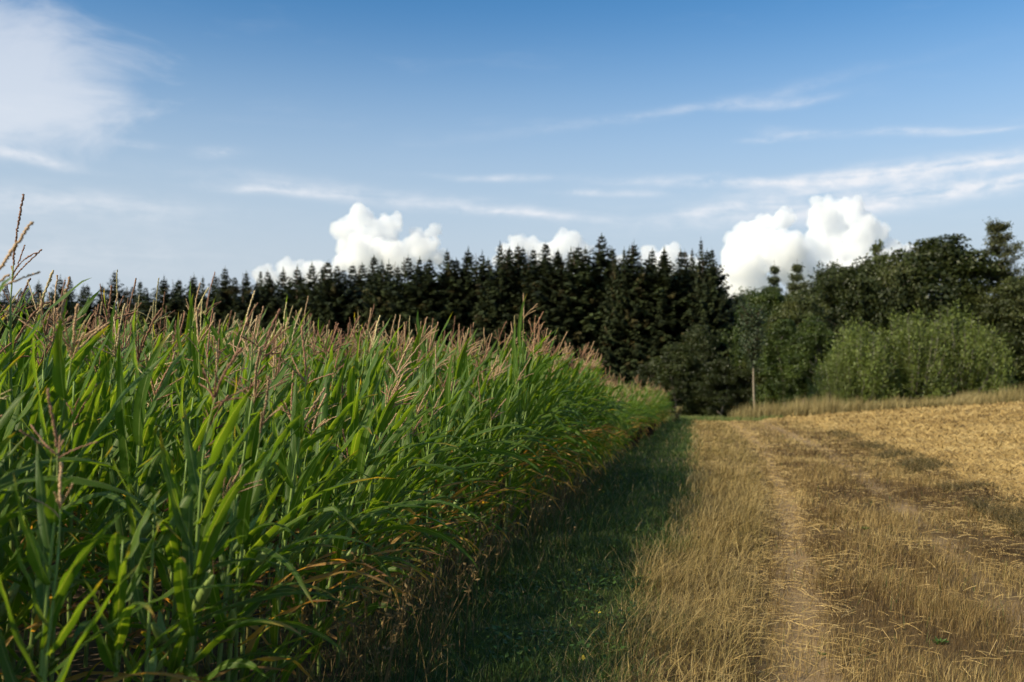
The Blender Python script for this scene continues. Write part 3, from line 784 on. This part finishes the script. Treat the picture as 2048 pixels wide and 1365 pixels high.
def weed(x, y, s, n, label, seed):
    """a low broad-leaved plant"""
    rng = np.random.default_rng(seed); o = empty('broadleaf_weed', (x, y, float(Hs(x, y)) - .005))
    tag(o, label, 'weed', 'green weeds on the track')
    for k in range(n):
        a = k * 2.4 + rng.normal(0, .3); L = s * rng.uniform(.7, 1.2)
        mb = MB(); P = curve_pts((0, 0, 0), (math.cos(a), math.sin(a), rng.uniform(.5, 1.6)), L, 5, 4.0)
        V = []; sd = np.array([-math.sin(a), math.cos(a), 0])
        for i, w in enumerate([.05, .2, .3, .27, .16, .02]): V += [P[i] - sd * w * L * .5, P[i] + np.array([0, 0, -.006]), P[i] + sd * w * L * .5]
        Q = []
        for i in range(5): b = 3 * i; Q += [[b, b + 1, b + 4, b + 3], [b + 1, b + 2, b + 5, b + 4]]
        mb.add(V, Q, None, np.array([.075, .15, .03]) * rng.uniform(.7, 1.3))
        obj('leaf', mb.mesh('weed_leaf', M_leafy, True), o)
weed(2.85, 6.75, .06, 16, 'small bright green weed on the brown track near its front', 1)
weed(3.2, 7.95, .05, 14, 'small green weed on the track, farther than the brighter one', 2)
weed(2.0, 6.55, .035, 9, 'tiny dark green weed in the bare wheel rut', 3)
weed(4.4, 12.5, .06, 12, 'dark green tuft weed midway along the brown track', 4)

# ------------------------------------------------------------------ trees
def quad_leaves(rng, C_, size, col, nrm=None, aspect=.62, flat=.0):
    """leaf-sized diamonds at points C_"""
    N = len(C_); d = rng.normal(0, 1, (N, 3))
    if nrm is not None: d = d * .75 + nrm
    d /= np.linalg.norm(d, axis=1)[:, None] + 1e-9
    r = rng.normal(0, 1, (N, 3)); a = np.cross(d, r); a /= np.linalg.norm(a, axis=1)[:, None] + 1e-9; b = np.cross(d, a)
    s = size[:, None]
    V = np.stack([C_ - a * s, C_ - b * s * aspect + d * s * .15, C_ + a * s, C_ + b * s * aspect + d * s * .15], 1).reshape(-1, 3)
    return V, np.arange(N * 4).reshape(-1, 4), np.repeat(col, 4, 0)

def deciduous(seed, Ht, Rw, cols, nclump=70, per=130, leaf=.11, base=.12, clump=.95, shape=1.0, trunk_r=.16, gaps=.0, limbs=14):
    """(trunk mesh, crown mesh); crown of leaf clumps at the ends of limbs"""
    rng = np.random.default_rng(seed); tk = MB()
    th = Ht * .78
    tp = curve_pts((0, 0, -.2), (rng.normal(0, .05), rng.normal(0, .05), 1), th, 9, 0, 0, rng, .04)
    tk.tube(tp, np.linspace(trunk_r, trunk_r * .22, 10), 8)
    cl = []
    tries = 0
    while len(cl) < nclump and tries < 5000:
        tries += 1
        t = rng.random() ** .8; z = Ht * (base + (1 - base) * t)
        prof = Rw * (math.sin(math.pi * (t * .82 + .16) ** shape)) ** .75
        a = rng.uniform(0, 6.28); rr = prof * rng.uniform(.35, 1.0) ** .6 * (1 + .28 * math.sin(3 * a + seed + z * .6))
        cl.append((math.cos(a) * rr, math.sin(a) * rr, z, clump * rng.uniform(.6, 1.25)))
    cl = np.array(cl)
    for k in rng.choice(len(cl), min(limbs, len(cl)), False):
        e = cl[k, :3]; zt = min(max(e[2] - .55 * math.hypot(e[0], e[1]) - .3, Ht * .08), th * .95)
        i = zt / th * 9; j = min(int(i), 8); s = tp[j] + (tp[j + 1] - tp[j]) * (i - j)
        mid = s * .5 + e * .5 + rng.normal(0, .15, 3)
        tt = np.linspace(0, 1, 7)[:, None]; P = (1 - tt) ** 2 * s + 2 * tt * (1 - tt) * mid + tt ** 2 * e
        tk.tube(P, np.linspace(trunk_r * .32, trunk_r * .07, 7), 5)
    V, Q, A, n = [], [], [], 0
    tot = np.maximum(20, (per * (cl[:, 3] / clump) ** 2)).astype(int)
    for c, m in zip(cl, tot):
        u = rng.normal(0, 1, (m, 3)); u /= np.linalg.norm(u, axis=1)[:, None]
        r = c[3] * rng.uniform(.45, 1.08, m)[:, None]
        p = c[:3] + u * r * np.array([1, 1, .9])
        p += .12 * c[3] * np.sin(p * 5.3 + seed)
        base_c = lerp_cols(rng, 1, cols, .12)[0]
        col = base_c[None] * (1 + rng.normal(0, .16, (m, 1)))
        v, q, a = quad_leaves(rng, p, leaf * rng.uniform(.6, 1.3, m), col, u * .9)
        V.append(v); Q.append(q + n); A.append(a); n += len(v)
    crown = mesh_np('crown', np.concatenate(V), np.concatenate(Q), None, {'Col': np.clip(np.concatenate(A), .004, 1)}, M_leafy)
    return tk.mesh('trunk', M_bark, True), crown

def spruce_mesh(seed, Ht=16.0, Rw=4.0):
    rng = np.random.default_rng(300 + seed); tk = MB()
    tk.tube(curve_pts((0, 0, -.3), (0, 0, 1), Ht + .2, 12, 0, 0, rng, .006), np.linspace(.2, .015, 13), 7)
    V, A = [], []
    z = 1.0; rag = rng.uniform(.9, 1.15)
    while z < Ht - .15:
        f = z / Ht
        rb = Rw * (1 - f) ** .74 * rag * min(1, .30 + (1 - f) / .17 * .70) + .03
        nb = int(5 + 4 * (1 - f)); a0 = rng.uniform(0, 6.28)
        for b in range(nb):
            L = rb * rng.uniform(.62, 1.12) * (1.0 if f > .06 else .8); a = a0 + b * 6.283 / nb + rng.normal(0, .25)
            if rng.random() < .06: L *= 1.25
            sl = .45 * f ** 2 - .28 * (1 - f) + rng.normal(0, .1)
            n = max(3, int(L / .16)); s = np.linspace(.08, 1, n)
            up = sl * s * L - .14 * L * s * (1 - s) * 2 + .18 * L * s ** 3
            ca, sa = math.cos(a), math.sin(a)
            bx = np.stack([ca * s * L, sa * s * L, z + up + rng.uniform(-.22, .22) * min(1, 4 * (1 - f))], 1)
            tint = rng.uniform(.7, 1.35); brown = rng.random() < .10
            base_c = (np.array([.032, .041, .014]) if not brown else np.array([.065, .055, .02])) * tint
            tw = .66 * (1 - .5 * s) * min(1.0, .25 + L / 2.2)
            for side in (-1, 1, 0, .5):
                ln = tw * rng.uniform(.6, 1.25, n) * (1 if abs(side) == 1 else .9)
                ang = a + side * rng.uniform(.6, 1.15, n)
                dz = -ln * (rng.uniform(.2, .8, n) if abs(side) == 1 else rng.uniform(.6, 1.3, n)) * (1 - .4 * f)
                e = bx + np.stack([np.cos(ang) * ln, np.sin(ang) * ln, dz], 1)
                w = .10 + .06 * rng.random(n)
                pv = np.stack([-np.sin(ang) * w, np.cos(ang) * w, rng.normal(0, .05, n)], 1)
                m = bx * .5 + e * .5
                V.append(np.stack([bx, m + pv, e, m - pv], 1).reshape(-1, 3))
                c = base_c[None] * (1 + rng.normal(0, .2, (n, 1)))
                A.append(np.repeat(c, 4, 0))
        z += .25 + .10 * rng.random() + .05 * (1 - f)
    # leader
    V.append(np.array([[0, 0, Ht - .6], [.06, 0, Ht - .2], [0, 0, Ht + .35], [-.06, 0, Ht - .2]])); A.append(np.tile([.04, .045, .018], (4, 1)))
    V = np.concatenate(V); crown = mesh_np('crown', V, np.arange(len(V)).reshape(-1, 4), None, {'Col': np.clip(np.concatenate(A), .004, 1)}, M_needle)
    return tk.mesh('trunk', M_barkd, True), crown

def place_tree(name, meshes, x, y, sx, sz, rz, label, cat, group=None, z=None):
    o = empty(name, (x, y, float(H(x, y)) - .05 if z is None else z), rz, (sx, sx, sz))
    obj('trunk', meshes[0], o); obj('crown', meshes[1], o)
    return tag(o, label, cat, group)

def at(px, d):
    """ground position on the bearing of a photo column at depth d"""
    return (px - 1024) / FPX * d, d
def top_z(py, px, d):
    v = pdir(px, py); return CAM_Z + v.z / v.y * d

SP = [spruce_mesh(i) for i in range(7)]
def spruces():
    rng = np.random.default_rng(12)
    tops = [(-150, 580), (-95, 568), (-45, 575), (6, 564), (38, 574), (72, 556), (115, 546), (137, 552), (170, 566), (224, 538), (262, 566), (276, 556), (324, 548), (352, 552), (384, 544),
            (402, 548), (446, 530), (489, 538), (518, 534), (538, 548), (592, 526), (621, 520), (654, 516), (672, 524), (703, 522), (746, 506), (762, 516), (776, 514), (815, 504),
            (838, 510), (858, 512), (893, 494), (912, 512), (936, 490), (964, 496), (1000, 478), (1019, 490), (1036, 484), (1067, 490), (1092, 478), (1118, 498), (1143, 489), (1158, 482),
            (1172, 488), (1205, 463), (1232, 500), (1250, 490), (1270, 474), (1300, 506), (1331, 490), (1364, 494), (1387, 492), (1405, 470), (1427, 490)]
    n = len(tops)
    for i, (px, py) in enumerate(tops):
        d = 90 + (1430 - px) / 1580 * 52 + rng.uniform(-2.5, 5) * (i < n - 1)
        x, y = at(px, d); zt = top_z(py, px, d); h = zt - float(H(x, y))
        s = h / 16.0; w = rng.uniform(.78, 1.2)
        narrow = px in (1250, 1405, 1232, 137, 402, 518, 1387)
        k = n - i
        extra = {1205: 'tallest pointed spruce rising highest above the dark wood', 1405: 'slim spire spruce standing just inside the end of the spruce row', 1427: 'spruce at the very end of the row beside the leafy trees',
                 1270: 'tall spruce with a clear tip next along from the tallest one'}.get(px)
        lab = extra or f'dark spruce in the forest edge behind the corn, {ordinal(k)} from the leafy trees'
        place_tree('spruce_tree', SP[i % 7], x, y, s * w * (.75 if narrow else 1.32), s * 16.0 / 16.35, rng.uniform(0, 6.28), lab, 'spruce', 'spruces along the forest edge')
    for i in range(44):          # those behind, closing the gaps below the skyline
        px = -160 + i * 36.5 + rng.uniform(-10, 10); d = 101 + (1430 - px) / 1580 * 52 + rng.uniform(0, 6)
        x, y = at(px, d); py = np.interp(px, [-160, 300, 700, 1000, 1205, 1430], [590, 566, 535, 508, 500, 510]) + rng.uniform(-10, 10)
        h = top_z(py, px, d) - float(H(x, y)); s = h / 16.0
        place_tree('spruce_tree', SP[(i * 3 + 1) % 7], x, y, s * 1.3, s, rng.uniform(0, 6.28), 'dark spruce standing in the second rank behind the forest edge', 'spruce', 'spruces behind the forest edge')
    # an inner rank that only closes the view between the trunks
    for i in range(16):
        px = 380 + i * 66; d = 108 + (1430 - px) / 1580 * 52
        x, y = at(px, d); h = top_z(560 if px < 800 else 540, px, d) - float(H(x, y)); s = h / 16.0
        place_tree('spruce_tree', SP[(i * 5 + 2) % 7], x, y, s * 1.3, s, rng.uniform(0, 6.28), 'dark spruce deep in the wood behind the other spruces', 'spruce', 'spruces deep in the wood')
spruces()

G_MID = [(.030, .048, .009), (.048, .070, .012), (.070, .094, .016)]
G_DARK = [(.024, .032, .009), (.036, .045, .011), (.05, .06, .014)]
G_WARM = [(.04, .05, .015), (.065, .075, .02), (.09, .095, .026)]
D = [deciduous(1, 10, 3.4, G_MID, 150, 230, .105, .03, .85), deciduous(2, 10, 3.2, G_DARK, 140, 230, .105, .03, .85), deciduous(3, 10, 3.6, G_WARM, 150, 230, .105, .03, .85),
     deciduous(4, 10, 3.1, G_DARK, 150, 230, .105, .12, .85, 1.05), deciduous(5, 10, 2.7, G_MID, 120, 230, .10, .0, .8, .8)]
def right_wood():
    rng = np.random.default_rng(40)
    # (px, top py, depth, variant, width factor, label)
    T = [
        (1545, 585, 84, 0, 1.0, 'mid green leafy tree beside the dark end of the spruce row'),
        (1600, 588, 80, 2, 1.0, 'warm green leafy tree between the pale trunk sapling and the willow'),
        (1570, 640, 76, 4, 1.15, 'low bushy green tree just behind the pale trunk sapling'),
        (1625, 640, 74, 0, .95, 'green leafy tree touching the near end of the willow thicket'),
        (1668, 532, 88, 1, .9, 'dark leafy tree under the tallest white cloud'),
        (1700, 540, 84, 3, 1.1, 'dark round tree between the cloud and the willow thicket'),
        (1748, 520, 88, 1, 1.05, 'dark leafy tree with small sky gaps near its top'),
        (1800, 524, 84, 2, .9, 'brownish green tree beside the big dark round crown'),
        (1878, 482, 86, 3, 1.35, 'big dark round crowned tree standing highest above the willow'),
        (1925, 560, 84, 1, 1.0, 'dark tree filling in below the big round crown'),
        (2030, 560, 80, 2, 1.05, 'brown green tree at the far end of the wood below the wispy birch'),
        (2085, 540, 82, 1, 1.15, 'dark tree at the last corner of the wood'),
        (1985, 600, 88, 1, 1.0, 'dark undergrowth tree behind the willow thicket'),
        (2140, 520, 86, 3, 1.2, 'dark round tree beyond the last corner of the wood'),
        (1470, 600, 108, 1, 1.2, 'distant dark tree in the shaded gap after the spruces'),
        (1500, 588, 112, 0, 1.0, 'distant bluish green tree in the gap beside the spruces'),
        (1610, 592, 112, 1, 1.1, 'distant dark tree low behind the feathery treetop'),
    ]
    for (px, py, d, v, w, lab) in T:
        x, y = at(px, d); h = top_z(py, px, d) - float(H(x, y)); s = h / 10.3
        place_tree('leafy_tree', D[v], x, y, s * w, s, rng.uniform(0, 6.28), lab, 'tree', 'leafy trees of the wood')
    for i, px in enumerate(range(1560, 2200, 46)):
        d = 79 + (i % 3) * 1.5; x, y = at(px, d); h = top_z(690 - (i % 4) * 12, px, d) - float(H(x, y)); s = h / 10.2
        place_tree('woodland_shrub', D[(1, 4, 3)[i % 3]], x, y, s * 1.35, s, i * 1.1, f'dark shrub in the understory behind the willows, {ordinal(i + 1)} from the pale trunk sapling', 'shrub', 'understory shrubs of the wood')
    for i, px in enumerate(range(1900, 2330, 48)):
        d = 88; x, y = at(px, d); h = top_z(700 - (i % 3) * 15, px, d) - float(H(x, y)); s = h / 10.2
        place_tree('woodland_shrub', D[(4, 1)[i % 2]], x, y, s * 1.7, s, i * 1.7, 'dark shrub deep in the wood below the birches', 'shrub', 'shrubs deep in the wood')
    # shrubs in front of the spruces, the spruces' shade put into dark leaf variants
    S = [(1355, 690, 82, 1, 1.1, 'dark green shrub under the spruces where the corn ends'), (1400, 655, 83, 3, .8, 'tall dark shrub in front of the last spruces'),
         (1440, 720, 80, 1, 1.5, 'low spreading shrub in the black shade at the track end'), (1300, 725, 86, 1, 1.2, 'dark shrub half hidden behind the far corn'),
         (1475, 730, 84, 1, 1.4, 'dark low shrub in the deepest shade beside the pale trunk')]
    for (px, py, d, v, w, lab) in S:
        x, y = at(px, d); h = top_z(py, px, d) - float(H(x, y)); s = h / 10.2
        place_tree('woodland_shrub', D[v], x, y, s * w, s, rng.uniform(0, 6.28), lab, 'shrub', 'shrubs at the wood edge')
right_wood()

def willow(seed, Ht, Rw):
    """many upright shoots from the ground set with narrow silvery leaves"""
    rng = np.random.default_rng(600 + seed); tk = MB(); V, A = [], []
    for k in range(430):
        a = rng.uniform(0, 6.28); ct = rng.uniform(.02, 1) ** .9; sn = math.sqrt(1 - ct * ct); e_ = rng.uniform(.72, 1.03)
        bump_ = 1 + .10 * math.sin(3 * a + seed * 2.1) + .07 * math.sin(5 * a + ct * 9)
        E = np.array([math.cos(a) * sn * Rw * bump_, math.sin(a) * sn * Rw * bump_, Ht * (.12 + .88 * ct)]) * e_
        p0 = np.array([math.cos(a), math.sin(a), 0]) * Rw * .3 * sn; mid = np.array([E[0] * .75, E[1] * .75, E[2] * .42]); L = float(np.linalg.norm(E - p0))
        tt = np.linspace(0, 1, 15)[:, None]; P = (1 - tt) ** 2 * p0 + 2 * tt * (1 - tt) * mid + tt ** 2 * E + rng.normal(0, .03, (15, 3))
        if k % 4 == 0: tk.tube(P, np.linspace(.04, .005, 15), 4, (.1, .085, .06), cap=False)
        m = int(95 * L / Ht); t = rng.uniform(.18, 1, m) ** .8 * 13.99; i = t.astype(int); f = (t - i)[:, None]
        q0 = P[i] + (P[i + 1] - P[i]) * f; T = P[i + 1] - P[i]; T /= np.linalg.norm(T, axis=1)[:, None]
        r = rng.normal(0, 1, (m, 3)); r -= T * (r * T).sum(1)[:, None]; r /= np.linalg.norm(r, axis=1)[:, None]
        d = T * .75 + r * .7; d /= np.linalg.norm(d, axis=1)[:, None]
        ln = rng.uniform(.11, .25, m)[:, None]; w = np.cross(d, rng.normal(0, 1, (m, 3))); w /= np.linalg.norm(w, axis=1)[:, None]; w *= rng.uniform(.022, .042, m)[:, None]
        q0 = q0 + r * rng.uniform(0, .16, m)[:, None]
        V.append(np.stack([q0, q0 + d * ln * .5 + w, q0 + d * ln, q0 + d * ln * .5 - w], 1).reshape(-1, 3))
        c = np.array([.130, .160, .034]) * rng.uniform(.75, 1.2); A.append(np.repeat(c[None] * (1 + rng.normal(0, .18, (m, 1))), 4, 0))
    V = np.concatenate(V); cr = mesh_np('crown', V, np.arange(len(V)).reshape(-1, 4), None, {'Col': np.clip(np.concatenate(A), .01, 1)}, M_leafy)
    return tk.mesh('trunk', M_bark), cr
W = [willow(i, 6.0, 2.7) for i in range(2)]
def willows():
    L = [(1716, 636, 68, 0, 1.0, 'silvery green willow bush nearest the pale trunk sapling'), (1818, 612, 69, 1, 1.0, 'middle silvery green willow bush of the thicket, rounded top'),
         (1908, 602, 70, 0, 1.06, 'tallest willow bush of the thicket under the big dark tree'), (1966, 640, 69, 1, .8, 'shaded willow bush at the far end of the thicket'),
         (1668, 705, 67, 1, 1.0, 'small low willow bush leaning out at the start of the thicket')]
    for i, (px, py, d, v, w, lab) in enumerate(L):
        x, y = at(px, d); h = top_z(py, px, d) - float(H(x, y)); s = h / 6.0
        place_tree('willow_bush', W[v], x, y, s * w, s, i * 1.3, lab, 'willow', 'willow bushes behind the straw field')
willows()

def sapling():
    """young tree with a bare pale trunk and a thin grey-green crown"""
    rng = np.random.default_rng(8); d = 64.5; x, y = at(1508, d); o = empty('young_tree', (x, y, float(H(x, y)) - .05))
    tag(o, 'young tree with bare pale trunk at the end of the track', 'tree')
    tk = MB(); P = curve_pts((0, 0, 0), (.01, 0, 1), 6.4, 12, 0, 0, rng, .02); tk.tube(P[:8], np.linspace(.078, .05, 8), 8)
    V, A = [], []; lb = MB(); lb.tube(P[7:], np.linspace(.058, .015, 6), 7)
    for k in range(46):
        i = int(rng.integers(7, 13)); a = rng.uniform(0, 6.28); L = rng.uniform(.7, 1.7)
        B = curve_pts(P[i], (math.cos(a) * .6, math.sin(a) * .6, .9), L, 6, -.1, 0, rng, .06); lb.tube(B, np.linspace(.03, .006, 7), 4, cap=False)
        m = 60; t = rng.integers(1, 7, m); c = B[t] + rng.normal(0, .22, (m, 3))
        v, q, a_ = quad_leaves(rng, c, rng.uniform(.05, .11, m), lerp_cols(rng, m, [(.04, .055, .025), (.06, .08, .035)]))
        V.append(v); A.append(a_)
    V = np.concatenate(V)
    obj('trunk', tk.mesh('trunk', M_pale, True), o); obj('branches', lb.mesh('branches', M_barkd), o)
    obj('crown', mesh_np('crown', V, np.arange(len(V)).reshape(-1, 4), None, {'Col': np.concatenate(A)}, M_leafy), o)
sapling()

def post():
    x, y = at(1606, 64); o = empty('wooden_post', (x, y, float(H(x, y))))
    tag(o, 'short wooden post standing in the tall dry grass', 'post')
    mb = MB(); mb.tube([(0, 0, -.2), (0, 0, .5), (.01, 0, 1.2), (.01, 0, 1.26)], [.07, .068, .065, .05], 8); obj('post', mb.mesh('post', M_barkd, True), o)
post()

def wispy(seed, Ht, Rw, cols, nb, lf, name_seed=0, up=.9, lo=.3, taper=.8, per=44):
    """thin-crowned tree: ascending fine branches with sparse leaves"""
    rng = np.random.default_rng(seed); tk = MB(); V, A = [], []
    P = curve_pts((0, 0, 0), (0, 0, 1), Ht, 14, 0, 0, rng, .03); tk.tube(P, np.linspace(.16, .015, 15), 7)
    for k in range(nb):
        f = lo + (1 - lo) * rng.random(); i = min(int(f * 14), 13); a = rng.uniform(0, 6.28)
        L = Rw * (1 - ((f - lo) / (1 - lo)) ** 1.1 * taper) * rng.uniform(.6, 1.1)
        B = curve_pts(P[i], (math.cos(a), math.sin(a), up + rng.normal(0, .2)), L, 7, rng.uniform(0, .35), 0, rng, .07); tk.tube(B, np.linspace(.04, .006, 8), 4, cap=False)
        for s in range(4):
            j = int(rng.integers(2, 7)); b = a + rng.normal(0, .9)
            B2 = curve_pts(B[j], (math.cos(b), math.sin(b), up * rng.uniform(.4, 1.2)), L * .4, 4, .3, 0, rng, .08); tk.tube(B2, np.linspace(.014, .004, 5), 3, cap=False)
            m = per // 2; t = rng.integers(1, 5, m); c = B2[t] + rng.normal(0, .14, (m, 3))
            v, q, a_ = quad_leaves(rng, c, lf * rng.uniform(.6, 1.3, m), lerp_cols(rng, m, cols)); V.append(v); A.append(a_)
    V = np.concatenate(V)
    return tk.mesh('trunk', M_bark, True), mesh_np('crown', V, np.arange(len(V)).reshape(-1, 4), None, {'Col': np.clip(np.concatenate(A), .005, 1)}, M_leafy)
def wispies():
    c1 = [(.045, .05, .02), (.07, .075, .03), (.09, .09, .035)]
    def put(name, me, px, py, d, Ht, w, lab, cat):
        x, y = at(px, d); h = top_z(py, px, d) - float(H(x, y)); place_tree(name, me, x, y, h / Ht * w, h / Ht, px * .7, lab, cat)
    put('birch_tree', wispy(1, 16, 4.2, c1, 150, .09, lo=.28), 1990, 432, 84, 16, 1.15, 'tall wispy birch rising highest at the end of the wood', 'tree')
    put('birch_tree', wispy(2, 16, 3.6, c1, 110, .09, lo=.3), 2070, 465, 88, 16, 1.1, 'wispy birch half cut off by the edge of the photo', 'tree')
    put('pine_tree', wispy(3, 13, 1.8, [(.04, .05, .02), (.06, .07, .028)], 130, .085, lo=.42, up=.35, taper=.96), 1526, 520, 112, 13, .9, 'thin young pine top standing against the white cloud', 'tree')
    put('larch_tree', wispy(4, 13, 2.6, [(.05, .06, .022), (.08, .085, .03)], 120, .085, lo=.4, up=.6, taper=.95), 1592, 511, 108, 13, 1.0, 'feathery light treetop against the white cloud beside the thin pine', 'tree')
    put('ash_sapling', wispy(5, 12, 2.0, [(.07, .09, .025), (.10, .12, .035)], 50, .10, lo=.5, up=1.6, per=34), 1776, 478, 86, 12, .9, 'spiky light green treetop between dark crowns against the cloud', 'tree')
wispies()

# ------------------------------------------------------------------ cumulus clouds
CLOUD_D = 0.024
def cloud_mat():
    m, t = new_mat('cumulus')
    v = t.node('ShaderNodeVolumePrincipled'); v.inputs['Color'].default_value = (1, 1, 1, 1); v.inputs['Density'].default_value = CLOUD_D; v.inputs['Anisotropy'].default_value = 0.0
    o = t.node('ShaderNodeOutputMaterial'); t.l.new(v.outputs[0], o.inputs['Volume']); return m
M_cloud = cloud_mat()
def cloud_core_mat():
    m, t = new_mat('cumulus_core'); d = t.node('ShaderNodeBsdfDiffuse'); d.inputs[0].default_value = (.97, .97, .97, 1); finish(t, d.outputs[0]); return m
M_core = cloud_core_mat()
def cloud(lobes, label, seed, dist=4000.0, puffs=16):
    """lobes: (px, py, radius px) in the sky; a fused body of puffs about dist metres away"""
    import bmesh
    rng = np.random.default_rng(seed); bm = bmesh.new(); bc = bmesh.new(); k = dist / FPX
    cx = np.mean([l[0] for l in lobes]); cy = max(l[1] for l in lobes)
    o0 = pdir(cx, cy) ; o0 = o0 / o0.y * dist; org = Vector((o0.x, o0.y, CAM_Z + o0.z))
    def ball(c, r, sub=2):
        bmesh.ops.create_icosphere(bm, subdivisions=sub, radius=r, matrix=Matrix.Translation(c))
    heart = [max(lobes, key=lambda l: l[2])]; grow = True        # lobes close enough to share one core
    while grow:
        new = [l for l in lobes if l not in heart and any(math.hypot(l[0] - h[0], l[1] - h[1]) < .42 * (l[2] + h[2]) for h in heart)]
        heart += new; grow = bool(new)
    for (px, py, r) in lobes:
        v = pdir(px, py); v = v / v.y * dist; c = Vector((v.x, v.y, CAM_Z + v.z)) - org + Vector((0, rng.normal(0, .35) * r * k, 0))
        ball(c, r * k * .86)
        if (px, py, r) in heart: bmesh.ops.create_icosphere(bc, subdivisions=3, radius=r * k * .5, matrix=Matrix.Translation(Vector((c.x, r * k * .2, c.z - r * k * .1))))
        for q in range(puffs):
            u = Vector(rng.normal(0, 1, 3)); u.normalize()
            if u.y > .5: u.y = -u.y
            rr = r * k * rng.uniform(.22, .5)
            ball(c + u * (r * k * rng.uniform(.68, .9)), rr)
    root = empty('cumulus_cloud', org)
    mc = bpy.data.meshes.new('cloud_core'); bc.to_mesh(mc); bc.free(); mc.materials.append(M_core); o = obj('core', mc, root)        # dense heart
    rm = o.modifiers.new('fuse', 'REMESH'); rm.mode = 'VOXEL'; rm.voxel_size = 6 * dist / 4000; rm.use_smooth_shade = True
    me = bpy.data.meshes.new('cloud_veil'); bm.to_mesh(me); bm.free(); me.materials.append(M_cloud); o = obj('veil', me, root)       # the soft billows round it
    rm = o.modifiers.new('fuse', 'REMESH'); rm.mode = 'VOXEL'; rm.voxel_size = 5.5 * dist / 4000; rm.use_smooth_shade = True
    for (sz, st) in ((70, 30), (26, 13), (10, 6)):
        tx = bpy.data.textures.new('puff', 'CLOUDS'); tx.noise_scale = sz * dist / 4000; tx.noise_depth = 2
        dm = o.modifiers.new('billow', 'DISPLACE'); dm.texture = tx; dm.texture_coords = 'LOCAL'; dm.strength = st * dist / 4000; dm.mid_level = .55
    return tag(root, label, 'cloud', 'cumulus clouds')
def clouds():
    cloud([(724, 440, 34), (700, 470, 38), (672, 458, 20), (768, 455, 30), (790, 450, 22), (760, 490, 45), (838, 480, 24), (868, 462, 17), (850, 500, 30), (800, 520, 40), (720, 525, 45),
           (880, 520, 22), (640, 548, 34), (585, 552, 34), (535, 560, 28)], 'white cumulus cloud over the spruces behind the corn', 1)
    cloud([(1040, 492, 27), (1010, 500, 18), (1065, 500, 25), (1125, 490, 30), (1150, 480, 22), (1100, 520, 40), (1170, 500, 18), (1020, 530, 30), (1160, 530, 35)], 'small white cumulus cloud beside the tallest spruce', 2)
    cloud([(1300, 508, 22), (1345, 500, 18), (1325, 530, 35), (1262, 515, 12), (1240, 520, 14), (1380, 535, 25)], 'low white cumulus puff showing between spruce tips', 3)
    cloud([(1500, 480, 42), (1470, 490, 25), (1530, 455, 28), (1562, 445, 24), (1520, 440, 14), (1480, 530, 50), (1550, 510, 50), (1590, 490, 22), (1590, 540, 50), (1500, 580, 60), (1440, 560, 28)],
          'white cumulus cloud with two low heads above the shaded gap', 4)
    cloud([(1640, 430, 34), (1690, 425, 32), (1660, 415, 24), (1665, 470, 55), (1720, 470, 38), (1752, 465, 22), (1640, 510, 50), (1720, 520, 60), (1790, 510, 30), (1770, 540, 45), (1815, 505, 16), (1840, 530, 30),
           (1880, 545, 26), (1930, 535, 22), (1660, 570, 70), (1780, 580, 60)], 'tallest towering white cumulus cloud above the leafy trees', 5, 4100)
clouds()
